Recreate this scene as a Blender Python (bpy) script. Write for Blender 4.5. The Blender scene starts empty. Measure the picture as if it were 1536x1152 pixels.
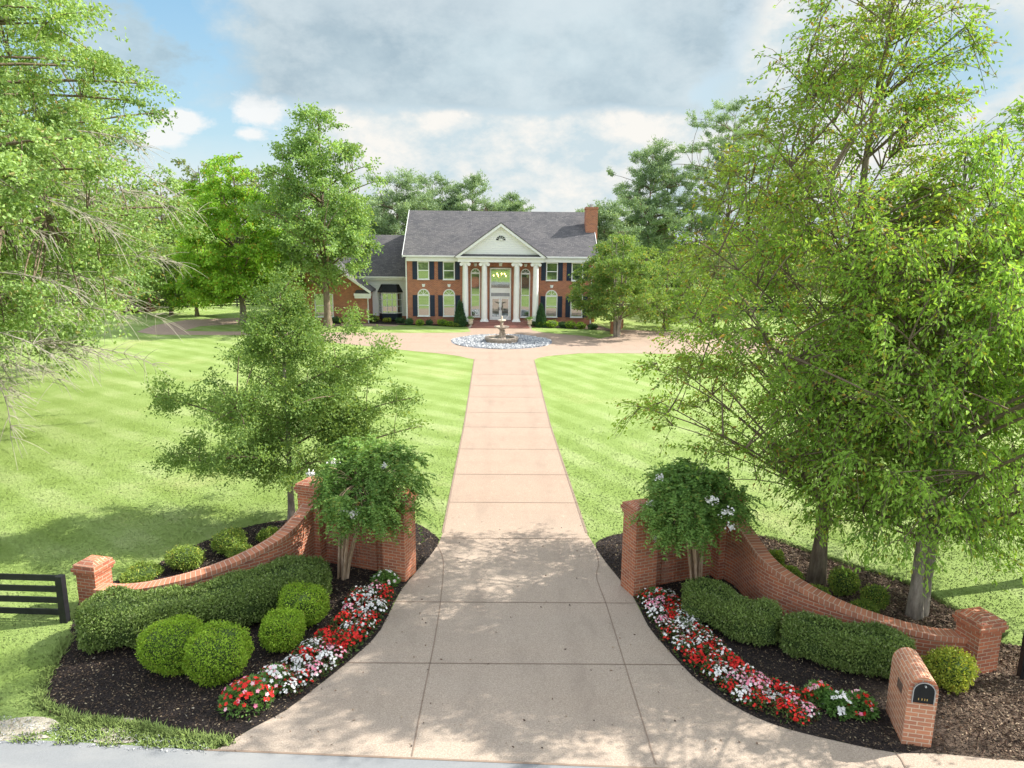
import bpy, math, random
import numpy as np
from mathutils import Vector, Matrix
from mathutils.geometry import tessellate_polygon
rng=np.random.default_rng(7); random.seed(7)
sc=bpy.context.scene; COL=sc.collection
R_=math.radians
# ------------------------------------------------------------------ survey of the site (camera geometry used to measure ground points)
F=1080.;CH=8.0;YAW,PIT,ROL=R_(1.3),R_(11.6),R_(0.6)
_f=np.array([math.sin(YAW)*math.cos(PIT),math.cos(YAW)*math.cos(PIT),-math.sin(PIT)])
_r=np.array([math.cos(YAW),-math.sin(YAW),0.]);_u=np.cross(_r,_f)
_R=_r*math.cos(ROL)+_u*math.sin(ROL);_U=-_r*math.sin(ROL)+_u*math.cos(ROL)
def P(u,v,z=0.):
    d=_f+_R*(u-768)/F-_U*(v-576)/F
    t=(z-CH)/d[2]; return (d[0]*t,d[1]*t,z)
def G(l): return [P(*a)[:2] for a in l]
# ------------------------------------------------------------------ tagging
def tag(o,label=None,cat=None,group=None,kind=None):
    if label:o['label']=label
    if cat:o['category']=cat
    if group:o['group']=group
    if kind:o['kind']=kind
    return o
def link(name,me,parent=None,mat=None):
    o=bpy.data.objects.new(name,me); COL.objects.link(o)
    if parent: o.parent=parent
    if mat is not None and me is not None:
        for m in (mat if isinstance(mat,(list,tuple)) else [mat]): me.materials.append(m)
    return o
def empty(name,loc,rz=0,**k):
    o=bpy.data.objects.new(name,None); COL.objects.link(o); o.location=loc; o.rotation_euler=(0,0,rz)
    o.empty_display_size=.2
    return tag(o,k.get('label'),k.get('cat'),k.get('group'),k.get('kind'))
def copy_tree(o,parent=None):
    c=o.copy(); COL.objects.link(c)
    if parent: c.parent=parent
    for ch in list(o.children): copy_tree(ch,c)
    return c
# ------------------------------------------------------------------ materials
class NT:
    def __init__(s,name):
        s.m=bpy.data.materials.new(name); s.m.use_nodes=True; s.t=s.m.node_tree; s.n=s.t.nodes; s.l=s.t.links
        s.n.clear(); s.out=s.n.new('ShaderNodeOutputMaterial'); s.b=s.n.new('ShaderNodeBsdfPrincipled')
        s.l.new(s.b.outputs[0],s.out.inputs[0])
    def new(s,t,**k):
        n=s.n.new(t)
        for a,v in k.items(): setattr(n,a,v)
        return n
    def put(s,x,sock):
        if hasattr(x,'is_output') or isinstance(x,bpy.types.NodeSocket): s.l.new(x,sock)
        else: sock.default_value=x
    def obj(s): return s.new('ShaderNodeTexCoord').outputs['Object']
    def pos(s): return s.new('ShaderNodeNewGeometry').outputs['Position']
    def uv(s): return s.new('ShaderNodeTexCoord').outputs['UV']
    def attr(s,a='rnd'): return s.new('ShaderNodeAttribute',attribute_name=a).outputs['Fac']
    def noise(s,vec,scale,detail=3,rough=.55,out='Fac'):
        n=s.new('ShaderNodeTexNoise'); s.l.new(vec,n.inputs['Vector']); n.inputs['Scale'].default_value=scale
        n.inputs['Detail'].default_value=detail; n.inputs['Roughness'].default_value=rough; return n.outputs[out]
    def math(s,op,a,b=0.,c=0.):
        n=s.new('ShaderNodeMath',operation=op)
        for i,x in enumerate((a,b,c)): s.put(x,n.inputs[i])
        return n.outputs[0]
    def ramp(s,f,stops,interp='LINEAR'):
        n=s.new('ShaderNodeValToRGB'); s.put(f,n.inputs[0]); e=n.color_ramp.elements; n.color_ramp.interpolation=interp
        while len(e)<len(stops): e.new(.5)
        for i,(p,c) in enumerate(stops): e[i].position=p; e[i].color=(*c,1) if len(c)==3 else c
        return n.outputs[0]
    def mr(s,f,a,b,c=0.,d=1.):
        n=s.new('ShaderNodeMapRange'); s.put(f,n.inputs[0])
        for i,x in enumerate((a,b,c,d)): n.inputs[i+1].default_value=x
        return n.outputs[0]
    def mix(s,f,a,b,mode='MIX'):
        n=s.new('ShaderNodeMix',data_type='RGBA',blend_type=mode); s.put(f,n.inputs[0])
        s.put(a if not isinstance(a,tuple) else (*a,1),n.inputs[6]); s.put(b if not isinstance(b,tuple) else (*b,1),n.inputs[7]); return n.outputs[2]
    def map(s,vec,scale=(1,1,1),rot=(0,0,0),loc=(0,0,0)):
        n=s.new('ShaderNodeMapping'); s.l.new(vec,n.inputs[0]); n.inputs[1].default_value=loc; n.inputs[2].default_value=rot; n.inputs[3].default_value=scale; return n.outputs[0]
    def set(s,col=None,rough=None,metal=None,spec=None):
        if col is not None: s.put((*col,1) if isinstance(col,tuple) else col,s.b.inputs['Base Color'])
        if rough is not None: s.put(rough,s.b.inputs['Roughness'])
        if metal is not None: s.b.inputs['Metallic'].default_value=metal
        if spec is not None: s.b.inputs['Specular IOR Level'].default_value=spec
        return s
    def bump(s,h,strength=.5,dist=.02):
        n=s.new('ShaderNodeBump'); s.put(h,n.inputs['Height']); n.inputs['Strength'].default_value=strength; n.inputs['Distance'].default_value=dist
        s.l.new(n.outputs[0],s.b.inputs['Normal']); return s
def plain(name,col,rough=.6,metal=0.,var=.12,sc_=6.,spec=.4):
    t=NT(name); nz=t.noise(t.obj(),sc_,4)
    t.set(t.mix(t.mr(nz,.3,.7),tuple(c*(1-var) for c in col),tuple(min(1,c*(1+var)) for c in col)),rough,metal,spec); return t.m
def brick_mat(name,c1,c2,mortar,bw=.215,rh=.075,ms=.006,dirt=.25,rot=False):
    t=NT(name); v=t.uv()
    if rot: v=t.map(v,rot=(0,0,R_(90)))
    b=t.new('ShaderNodeTexBrick'); t.l.new(v,b.inputs['Vector']); b.inputs['Scale'].default_value=1
    b.inputs['Brick Width'].default_value=bw; b.inputs['Row Height'].default_value=rh; b.inputs['Mortar Size'].default_value=ms; b.inputs['Mortar Smooth'].default_value=.25
    b.inputs['Color1'].default_value=(*c1,1); b.inputs['Color2'].default_value=(*c2,1); b.inputs['Mortar'].default_value=(*mortar,1); b.offset=.5; b.inputs['Bias'].default_value=-.1
    n1=t.noise(t.uv(),1.7,4); n2=t.noise(t.uv(),60,2)
    c=t.mix(t.mr(n1,.45,.75,0,dirt),b.outputs['Color'],(.16,.10,.08)); c=t.mix(t.mr(n2,.3,.8,0,.28),c,(.50,.33,.24))
    t.set(c,.88,0,.2); h=t.math('SUBTRACT',t.math('MULTIPLY',n2,.25),b.outputs['Fac']); t.bump(h,.7,.012); return t.m
GAIN={'hedge_leaves':1.75,'myrtle_leaves':1.8,'young_tree_leaves':1.65,'oak_leaves':1.9,'second_oak_leaves':1.6,'drooping_tree_leaves':2.1,'upright_tree_leaves':2.0,'maple_leaves':2.2,'tall_tree_leaves':1.7,'boxwood_leaves':1.75,'golden_shrub_leaves':1.25,'pine_needles':2.1,'purple_leaves':1.2,'dark_tree_leaves':1.6,'far_tree_leaves':1.5}
def leaf_mat(name,dark,light,odd=None,oddp=.06,trans=.35,tcol=None,rough=.5,patch=.5,pc=None,spec=.25):
    gn=GAIN.get(name,1.35); dark=tuple(c*gn*.62*k for c,k in zip(dark,(1.1,1,1))); light=tuple(min(.8,c*gn*k) for c,k in zip(light,(1.14,1.02,1.25)))
    t=NT(name); r=t.attr('rnd'); n=t.noise(t.pos(),patch,3)
    f=t.math('ADD',t.math('MULTIPLY',r,.62),t.mr(n,.3,.7,0,.38))
    c=t.ramp(f,[(0.,dark),(1.,light)])
    if odd: c=t.mix(t.math('GREATER_THAN',t.attr('odd'),1-oddp),c,odd)
    if pc: c=t.mix(t.mr(n,.52,.66,0,.75),c,pc)
    t.set(c,rough,0,spec)
    tr=t.new('ShaderNodeBsdfTranslucent'); mx=t.new('ShaderNodeMixShader'); mx.inputs[0].default_value=trans
    t.l.new(t.mix(1.,c,(1.3,1.22,.62),'MULTIPLY'),tr.inputs[0])
    t.l.new(t.b.outputs[0],mx.inputs[1]); t.l.new(tr.outputs[0],mx.inputs[2]); t.l.new(mx.outputs[0],t.out.inputs[0]); return t.m
def bark_mat(name,a,b,sc_=8.):
    t=NT(name); v=t.map(t.obj(),(1,1,.25)); n=t.noise(v,sc_,5,.7); t.set(t.ramp(n,[(.3,a),(.7,b)]),.95,0,.1); t.bump(n,.8,.03); return t.m
M={}
M['brick']=brick_mat('garden_brick',(.53,.16,.075),(.31,.09,.055),(.54,.39,.28),.215,.075,.009,.45)
M['brick_rot']=brick_mat('garden_brick_soldier',(.44,.15,.085),(.31,.10,.065),(.46,.34,.26),.215,.075,.006,.2,True)
M['coping']=brick_mat('coping_brick',(.56,.21,.115),(.36,.13,.075),(.62,.48,.38),.10,.40,.008,.3)
M['box_brick']=brick_mat('mailbox_brick',(.60,.25,.14),(.42,.17,.11),(.74,.56,.42),.215,.075,.009)
M['house_brick']=brick_mat('house_brick',(.52,.18,.09),(.34,.105,.065),(.50,.34,.26),.23,.09,.010,.35)
M['step_brick']=brick_mat('step_brick',(.36,.14,.11),(.26,.10,.09),(.40,.30,.27),.215,.09,.008)
M['white']=plain('white_paint',(.85,.86,.85),.5,0,.04,3)
t=NT('white_siding'); z=t.new('ShaderNodeSeparateXYZ'); t.l.new(t.obj(),z.inputs[0])
fr=t.math('FRACT',t.math('MULTIPLY',z.outputs[2],5.2)); t.set(t.mix(t.mr(fr,.0,.1,1,0),(.84,.85,.85),(.55,.56,.57)),.6); t.bump(fr,.6,.02); M['siding']=t.m
def shingle(name,a,b):
    t=NT(name); v=t.uv(); br=t.new('ShaderNodeTexBrick'); t.l.new(v,br.inputs[0]); br.inputs['Scale'].default_value=1
    br.inputs['Brick Width'].default_value=.33; br.inputs['Row Height'].default_value=.16; br.inputs['Mortar Size'].default_value=.012
    br.inputs['Color1'].default_value=(*a,1); br.inputs['Color2'].default_value=(*b,1); br.inputs['Mortar'].default_value=(a[0]*.45,a[1]*.45,a[2]*.45,1)
    n=t.noise(v,9,4,.7); n2=t.noise(v,.6,3); c=t.mix(t.mr(n,.35,.65,0,.8),br.outputs[0],tuple(x*.6 for x in b)); c=t.mix(t.mr(n2,.4,.8,0,.25),c,(.25,.23,.22))
    t.set(c,.95,0,.15); t.bump(br.outputs['Fac'],-.5,.02); return t.m
M['shingle']=shingle('grey_shingle',(.19,.18,.185),(.105,.105,.115))
M['shutter']=plain('navy_shutter',(.018,.03,.065),.5,0,.15)
M['navy']=plain('navy_panel',(.02,.03,.055),.45,.2,.15)
def glass(name,tint,g=.5):
    t=NT(name); n=t.noise(t.obj(),1.1,2); t.set(tint,.25,0,.6); gl=t.new('ShaderNodeBsdfGlossy'); gl.inputs['Roughness'].default_value=.03; gl.inputs['Color'].default_value=(.85,.9,.9,1)
    bp=t.new('ShaderNodeBump'); bp.inputs['Strength'].default_value=.03; bp.inputs['Distance'].default_value=.03; t.l.new(n,bp.inputs['Height']); t.l.new(bp.outputs[0],gl.inputs['Normal'])
    mx=t.new('ShaderNodeMixShader'); mx.inputs[0].default_value=g; t.l.new(t.b.outputs[0],mx.inputs[1]); t.l.new(gl.outputs[0],mx.inputs[2]); t.l.new(mx.outputs[0],t.out.inputs[0]); return t
M['glass']=glass('window_glass',(.03,.05,.05),.42).m
t=glass('clear_glass',(.03,.05,.05),.4); tp=t.new('ShaderNodeBsdfTransparent'); tp.inputs[0].default_value=(.8,.86,.84,1)
t.l.new(tp.outputs[0],[n for n in t.n if n.type=='MIX_SHADER'][0].inputs[1]); M['clear']=t.m
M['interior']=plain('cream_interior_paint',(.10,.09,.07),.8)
M['blind']=plain('pale_blind',(.3,.34,.33),.8)
M['stone']=plain('weathered_stone',(.42,.34,.27),.9,0,.35,9)
M['pale_stone']=plain('pale_cast_stone',(.60,.52,.42),.85,0,.25,9)
M['black']=plain('black_fence_paint',(.012,.013,.016),.55,0,.3)
M['metal']=plain('grey_flue_metal',(.45,.46,.47),.35,.8)
M['dark_metal']=plain('dark_metal',(.02,.022,.024),.4,.6)
M['gold']=plain('brass_digits',(.6,.42,.15),.35,.6)
t=NT('lit_bulb'); t.set((1,.8,.5),.5); t.b.inputs['Emission Color'].default_value=(1,.55,.16,1); t.b.inputs['Emission Strength'].default_value=14; M['bulb']=t.m
# ground
def grass_nodes(t):
    p=t.pos(); xy=t.new('ShaderNodeSeparateXYZ'); t.l.new(p,xy.inputs[0]); X,Y=xy.outputs[0],xy.outputs[1]
    wob=t.noise(p,.35,2)
    def stripes(a,w):
        s=t.math('ADD',t.math('MULTIPLY',X,math.sin(R_(a))),t.math('MULTIPLY',Y,math.cos(R_(a))))
        s=t.math('ADD',s,t.math('MULTIPLY',wob,.5))
        return t.mr(t.math('SINE',t.math('MULTIPLY',s,math.pi*2/w)),-.45,.45)
    sl=stripes(37,1.7); sr=stripes(62,1.6)
    side=t.math('GREATER_THAN',X,.5)
    s=t.math('ADD',t.math('MULTIPLY',sl,t.math('SUBTRACT',1.,side)),t.math('MULTIPLY',sr,side))
    dist=t.mr(Y,9,16,.0,1.)
    n1=t.noise(p,.45,5,.6); n2=t.noise(t.map(p,(1,1,1)),9,5,.75); n3=t.noise(p,45,3,.8)
    f=t.math('ADD',t.math('MULTIPLY',t.math('MULTIPLY',t.math('MULTIPLY',s,dist),t.mr(t.noise(p,.22,3),.35,.65,.14,.34)),1.),t.math('MULTIPLY',t.mr(n2,.25,.75),.38)); f=t.math('ADD',f,t.math('MULTIPLY',t.mr(n1,.3,.7),.25))
    f=t.math('ADD',t.math('MULTIPLY',f,.9),t.mr(n1,.35,.65,-.06,.12)); c=t.ramp(f,[(.05,(.20,.29,.06)),(.45,(.285,.385,.115)),(.95,(.43,.50,.225))])
    c=t.mix(t.mr(n3,.3,.75,.0,.28),c,(.13,.20,.045),'MIX')
    dry=t.noise(p,.16,4,.65); c=t.mix(t.mr(t.math('MULTIPLY',t.mr(dry,.52,.72),t.mr(n2,.3,.7)),.1,.8,0,.6),c,(.48,.46,.22))
    return c,n2,n3
t=NT('lawn_grass'); c,n2,n3=grass_nodes(t); t.set(c,.9,0,.15); t.bump(t.math('ADD',n3,t.math('MULTIPLY',n2,2.)),.8,.04); M['lawn']=t.m
t=NT('grass_blades'); c,_,_=grass_nodes(t); c=t.mix(t.attr('rnd'),t.mix(.12,c,(.07,.14,.02)),t.mix(.3,c,(.42,.52,.18))); t.set(c,.7,0,.1); up=t.new('ShaderNodeCombineXYZ'); up.inputs[2].default_value=1; ge=t.new('ShaderNodeNewGeometry'); vm=t.new('ShaderNodeVectorMath',operation='MULTIPLY_ADD'); t.l.new(ge.outputs['Normal'],vm.inputs[0]); vm.inputs[1].default_value=(.25,.25,.1); t.l.new(up.outputs[0],vm.inputs[2]); t.l.new(vm.outputs[0],t.b.inputs['Normal']); M['blades']=t.m
t=NT('driveway_aggregate'); p=t.pos(); n=t.noise(p,38,4,.8); n2=t.noise(p,.5,5,.65); vo=t.new('ShaderNodeTexVoronoi'); t.l.new(p,vo.inputs[0]); vo.inputs['Scale'].default_value=30
xy=t.new('ShaderNodeSeparateXYZ'); t.l.new(p,xy.inputs[0]); far=t.mr(xy.outputs[1],16,21)
base=t.mix(far,(.46,.38,.31),(.405,.30,.232)); base=t.mix(t.mr(n2,.35,.7,0,.35),base,t.mix(far,(.38,.30,.235),(.35,.24,.18)))
slab=t.noise(t.map(p,(.01,.28,.01)),3.,1); base=t.mix(t.mr(slab,.35,.65,0,.22),base,(.50,.38,.29))
c=t.mix(t.mr(n,.42,.62,.0,.5),base,(.17,.13,.10)); c=t.mix(t.mr(vo.outputs['Distance'],.0,.35,.5,0),c,(.70,.60,.48)); st=t.noise(t.map(p,(1,.35,1)),1.3,6,.7); c=t.mix(t.mr(st,.52,.70,0,.28),c,(.20,.16,.13)); st2=t.noise(p,3.3,5,.75); c=t.mix(t.mr(st2,.60,.74,0,.4),c,(.62,.52,.41))
tx=t.math('ABSOLUTE',t.math('SUBTRACT',t.math('ABSOLUTE',t.math('SUBTRACT',xy.outputs[0],t.math('ADD',.5,t.math('MULTIPLY',n2,.25)))),.95)); c=t.mix(t.math('MULTIPLY',t.mr(tx,.05,.28,1,0),t.mr(st,.35,.6,.03,.15)),c,(.20,.155,.125))
t.set(c,.9,0,.2); t.bump(n,.5,.01); M['drive']=t.m
t=NT('street_asphalt'); p=t.pos(); n=t.noise(p,40,4,.8); n2=t.noise(t.map(p,(.3,1,1)),1.2,4); c=t.mix(t.mr(n,.3,.7,0,.5),(.24,.25,.26),(.16,.165,.17)); c=t.mix(t.mr(n2,.45,.7,0,.4),c,(.40,.38,.35)); t.set(c,.9); t.bump(n,.4,.01); M['asphalt']=t.m
t=NT('mulch'); p=t.pos(); n=t.noise(p,28,5,.8); n2=t.noise(p,1.1,4); xy=t.new('ShaderNodeSeparateXYZ'); t.l.new(p,xy.inputs[0])
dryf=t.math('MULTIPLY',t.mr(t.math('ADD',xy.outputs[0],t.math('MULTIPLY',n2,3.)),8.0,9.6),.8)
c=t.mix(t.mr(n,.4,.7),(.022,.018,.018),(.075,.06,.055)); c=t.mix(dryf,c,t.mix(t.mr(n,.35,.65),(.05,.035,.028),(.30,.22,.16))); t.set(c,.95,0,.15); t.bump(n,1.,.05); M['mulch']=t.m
t=NT('mulch_chips'); r=t.attr('rnd'); c=t.ramp(r,[(0,(.02,.016,.016)),(.6,(.09,.065,.05)),(.9,(.20,.14,.09)),(1,(.50,.42,.28))]); t.set(c,.9,0,.2); M['chips']=t.m
t=NT('dry_chips'); r=t.attr('rnd'); c=t.ramp(r,[(0,(.03,.02,.018)),(.4,(.14,.09,.065)),(.85,(.32,.23,.16)),(1,(.48,.38,.27))]); t.set(c,.9,0,.2); M['dry_chips']=t.m
t=NT('sandy_dirt'); n=t.noise(t.pos(),12,5,.75); t.set(t.ramp(n,[(.3,(.26,.21,.15)),(.55,(.50,.45,.36)),(.7,(.66,.62,.53))]),.95); t.bump(n,.8,.05); M['dirt']=t.m
M['joint']=plain('dark_joint',(.25,.185,.14),.95)
M['linepaint']=plain('white_line_paint',(.75,.75,.73),.7)
t=NT('white_stones'); r=t.attr('rnd'); t.set(t.ramp(r,[(0,(.15,.17,.20)),(.55,(.36,.37,.39)),(1,(.74,.74,.72))]),.8); M['stones']=t.m
# foliage
M['birch']=leaf_mat('upright_tree_leaves',(.06,.145,.02),(.20,.33,.05),(.36,.25,.06),.10,.45,patch=.45,pc=(.22,.25,.045))
M['elm']=leaf_mat('drooping_tree_leaves',(.06,.17,.022),(.23,.40,.06),(.40,.42,.06),.05,.42)
M['oak']=leaf_mat('oak_leaves',(.06,.14,.03),(.225,.345,.10),(.38,.36,.14),.05,.35,patch=.3)
M['oak2']=leaf_mat('second_oak_leaves',(.05,.12,.03),(.16,.27,.07),(.36,.24,.08),.04,.35)
M['maple']=leaf_mat('maple_leaves',(.055,.15,.015),(.20,.355,.04),(.42,.36,.05),.08,.4)
M['gum']=leaf_mat('tall_tree_leaves',(.06,.145,.035),(.22,.36,.10),(.32,.40,.10),.05,.38)
M['bgtree']=leaf_mat('far_tree_leaves',(.065,.12,.035),(.19,.27,.08),(.34,.26,.09),.04,.35)
M['bgdark']=leaf_mat('dark_tree_leaves',(.035,.085,.03),(.10,.18,.055),None,.0,.3)
M['pine']=leaf_mat('pine_needles',(.06,.125,.055),(.19,.28,.13),None,0,.25)
M['pear']=leaf_mat('young_tree_leaves',(.05,.125,.025),(.20,.32,.075),(.34,.42,.10),.05,.38)
M['myrtle']=leaf_mat('myrtle_leaves',(.045,.13,.025),(.15,.26,.055),(.26,.30,.07),.05,.3,rough=.45,spec=.25)
M['dogwood']=leaf_mat('small_tree_leaves',(.065,.16,.03),(.21,.34,.075),(.40,.36,.09),.06,.4)
M['hedge']=leaf_mat('hedge_leaves',(.035,.085,.015),(.16,.24,.055),(.28,.34,.15),.06,.2,rough=.45,spec=.25)
M['box']=leaf_mat('boxwood_leaves',(.07,.17,.012),(.24,.39,.035),(.36,.40,.06),.05,.3)
M['box2']=leaf_mat('holly_leaves',(.07,.16,.02),(.24,.36,.06),(.50,.50,.10),.08,.3)
M['yellow']=leaf_mat('golden_shrub_leaves',(.11,.21,.015),(.36,.46,.06),(.55,.50,.08),.1,.3)
M['conifer']=leaf_mat('conifer_leaves',(.02,.075,.03),(.07,.16,.06),None,0,.15)
M['purple']=leaf_mat('purple_leaves',(.10,.045,.05),(.26,.15,.12),None,0,.25)
M['annual']=leaf_mat('annual_leaves',(.03,.07,.02),(.12,.20,.05),(.14,.05,.03),.25,.25)
M['annual2']=leaf_mat('bright_annual_leaves',(.06,.17,.03),(.18,.34,.08),None,0,.3)
M['core']=plain('twiggy_shrub_interior',(.05,.085,.02),.95,0,.4,20)
def petal(n,a,b): 
    t=NT(n); t.set(t.ramp(t.attr('rnd'),[(0,a),(1,b)]),.6,0,.2); return t.m
M['red']=petal('red_petals',(.50,.01,.012),(.78,.04,.03)); M['wht']=petal('white_petals',(.72,.70,.68),(.88,.86,.84)); M['pnk']=petal('pink_petals',(.78,.18,.30),(.85,.55,.60))
M['bark']=bark_mat('brown_bark',(.10,.075,.055),(.30,.24,.18)); M['bark_grey']=bark_mat('grey_bark',(.14,.12,.10),(.42,.37,.31)); M['twig']=plain('bare_grey_twigs',(.34,.31,.25),.9,0,.3,3)
M['bark_tan']=bark_mat('tan_bark',(.34,.22,.13),(.66,.50,.36),12); M['limb']=bark_mat('limb_bark',(.11,.085,.06),(.26,.20,.14),5)
# ------------------------------------------------------------------ mesh helpers
def box_uv(me):
    uvl=me.uv_layers.new(name='UVMap') if not me.uv_layers else me.uv_layers[0]
    for p in me.polygons:
        n=p.normal
        if abs(n.z)>.75: a,b=Vector((1,0,0)),Vector((0,1,0))
        else:
            a=Vector((-n.y,n.x,0)).normalized(); b=Vector((0,0,1)) if abs(n.z)<.3 else n.cross(a)
            if b.z<0:b=-b
        for li in p.loop_indices:
            co=me.vertices[me.loops[li].vertex_index].co; uvl.data[li].uv=(co.dot(a)+.03,co.dot(b))
class MB:
    def __init__(s): s.v=[];s.f=[];s.uv={}
    def add(s,vs,fs,M_=None):
        o=len(s.v)
        for v in vs:
            v=Vector(v); s.v.append(tuple(M_@v if M_ else v))
        for f in fs: s.f.append(tuple(i+o for i in f))
        return s
    def box(s,x0,x1,y0,y1,z0,z1,M_=None):
        v=[(x,y,z) for z in (z0,z1) for y in (y0,y1) for x in (x0,x1)]
        return s.add(v,[(0,2,3,1),(4,5,7,6),(0,1,5,4),(1,3,7,5),(3,2,6,7),(2,0,4,6)],M_)
    def frustum(s,w0,d0,z0,w1,d1,z1,cx=0,cy=0,M_=None):
        v=[(cx+sx*w/2,cy+sy*d/2,z) for (w,d,z) in ((w0,d0,z0),(w1,d1,z1)) for sy in (-1,1) for sx in (-1,1)]
        return s.add(v,[(0,2,3,1),(4,5,7,6),(0,1,5,4),(1,3,7,5),(3,2,6,7),(2,0,4,6)],M_)
    def lathe(s,prof,n=24,cx=0,cy=0,M_=None):
        v=[];f=[]
        for r,z in prof:
            for i in range(n): a=2*math.pi*i/n; v.append((cx+r*math.cos(a),cy+r*math.sin(a),z))
        for k in range(len(prof)-1):
            for i in range(n): j=(i+1)%n; f.append((k*n+i,k*n+j,(k+1)*n+j,(k+1)*n+i))
        f.append(tuple(range(n))[::-1]); f.append(tuple((len(prof)-1)*n+i for i in range(n))); return s.add(v,f,M_)
    def prism(s,poly,y0,y1,M_=None):      # polygon in xz, extruded along y
        n=len(poly); v=[(x,y0,z) for x,z in poly]+[(x,y1,z) for x,z in poly]
        return s.add(v,[tuple(range(n)),tuple(range(2*n-1,n-1,-1))]+[(i,i+n,(i+1)%n+n,(i+1)%n) for i in range(n)],M_)
    def rod(s,a,b,r,n=8,r2=None):
        a,b=Vector(a),Vector(b); q=(b-a).to_track_quat('Z','Y').to_matrix().to_4x4(); q.translation=a
        return s.lathe([(r,0),(r if r2 is None else r2,(b-a).length)],n,M_=q)
    def build(s,name,mat,parent=None,smooth=False,bevel=0):
        me=bpy.data.meshes.new(name); me.from_pydata(s.v,[],s.f); me.validate(); 
        import bmesh
        bm=bmesh.new(); bm.from_mesh(me); bmesh.ops.recalc_face_normals(bm,faces=bm.faces); bm.to_mesh(me); bm.free()
        me.update(); box_uv(me)
        if smooth: me.shade_smooth()
        o=link(name,me,parent,mat)
        if bevel:
            b=o.modifiers.new('bevel','BEVEL'); b.width=bevel; b.segments=2; b.limit_method='ANGLE'
        return o
def sheet(name,pts,z,mat,label=None,kind='structure',sub=False):
    vs=[Vector((x,y,z)) for x,y in pts]; tri=tessellate_polygon([vs]); me=bpy.data.meshes.new(name); me.from_pydata([tuple(v) for v in vs],[],[tuple(t) for t in tri]); me.update()
    if me.polygons and sum(p.normal.z for p in me.polygons)<0: me.flip_normals()
    o=link(name,me,None,mat); return tag(o,label,None,None,kind)
def npmesh(name,verts,faces,mat,parent=None,attrs=None,smooth=False,matidx=None):
    """verts (N,3) faces (M,k) numpy"""
    me=bpy.data.meshes.new(name); N=len(verts); Mf,k=faces.shape
    me.vertices.add(N); me.vertices.foreach_set('co',np.ascontiguousarray(verts,dtype=np.float32).ravel())
    me.loops.add(Mf*k); me.loops.foreach_set('vertex_index',faces.astype(np.int32).ravel())
    me.polygons.add(Mf); me.polygons.foreach_set('loop_start',(np.arange(Mf)*k).astype(np.int32)); me.polygons.foreach_set('loop_total',np.full(Mf,k,np.int32))
    for a,val in (attrs or {}).items():
        at=me.attributes.new(a,'FLOAT','FACE'); at.data.foreach_set('value',val.astype(np.float32))
    me.update(calc_edges=True)
    me.polygons.foreach_set('use_smooth',np.full(Mf,smooth,bool))
    if matidx is not None: me.polygons.foreach_set('material_index',matidx.astype(np.int32))
    return link(name,me,parent,mat)
def unit(a): return a/np.maximum(np.linalg.norm(a,axis=-1,keepdims=True),1e-9)
def leaf_arrays(p,d,L,W,g=rng,fold=.12):
    n=len(p); d=unit(d); s=unit(np.cross(d,g.normal(size=(n,3)))); nn=np.cross(d,s)
    L=np.broadcast_to(L,(n,))[:,None]*(.5+.85*g.random((n,1))); W=np.broadcast_to(W,(n,))[:,None]*(.75+.5*g.random((n,1)))
    v=np.stack([p,p+d*L*.45+s*W*.5+nn*L*fold,p+d*L,p+d*L*.45-s*W*.5+nn*L*fold],1).reshape(-1,3)
    return v,np.arange(4*n).reshape(n,4)
def leaf_obj(name,p,d,L,W,mat,parent,tone=None,g=rng):
    v,f=leaf_arrays(p,d,L,W,g); n=len(p); r=g.random(n)
    if tone is not None: r=np.clip(r*.55+tone*.45,0,1)
    return npmesh(name,v,f,mat,parent,{'rnd':r,'odd':g.random(n)})
def tubes(name,pl,rad,mat,parent,sides=5):
    v,f=tube_arrays(pl,rad,sides); return npmesh(name,v,f,mat,parent,smooth=True)
def tube_arrays(pl,rad,sides=5):
    pl=np.asarray(pl)
    Mn,K,_=pl.shape
    tng=unit(np.gradient(pl,axis=1)); ref=np.where(np.abs(tng[...,2:3])>.9,np.array([1.,0,0]),np.array([0,0,1.]))
    a=unit(np.cross(tng,ref)); b=np.cross(tng,a); th=np.arange(sides)*2*math.pi/sides
    v=pl[:,:,None,:]+rad[:,:,None,None]*(a[:,:,None,:]*np.cos(th)[None,None,:,None]+b[:,:,None,:]*np.sin(th)[None,None,:,None])
    idx=np.arange(Mn*K*sides).reshape(Mn,K,sides); i0=idx[:,:-1,:]; i1=idx[:,1:,:]
    f=np.stack([i0,np.roll(i0,-1,2),np.roll(i1,-1,2),i1],-1).reshape(-1,4)
    return v.reshape(-1,3),f
def merge(name,items,mats,parent,attrs=None):
    # items: (verts, faces, material index) of quads
    V=[];Fc=[];mi=[];o=0
    for v,f,m in items: V.append(v);Fc.append(f+o);mi.append(np.full(len(f),m));o+=len(v)
    n=sum(len(f) for _,f,_ in items); at={}
    for k,a in (attrs or {}).items(): b=np.full(n,.5 if k=='rnd' else 0.);b[:len(a)]=a;at[k]=b
    o=npmesh(name,np.concatenate(V),np.concatenate(Fc),mats,parent,at,matidx=np.concatenate(mi))
    sm=np.concatenate(mi)>0; o.data.polygons.foreach_set('use_smooth',sm); return o
def bez(a,m,b,K):
    t=np.linspace(0,1,K)[None,:,None]; return (1-t)**2*a[:,None]+2*t*(1-t)*m[:,None]+t*t*b[:,None]
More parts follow.
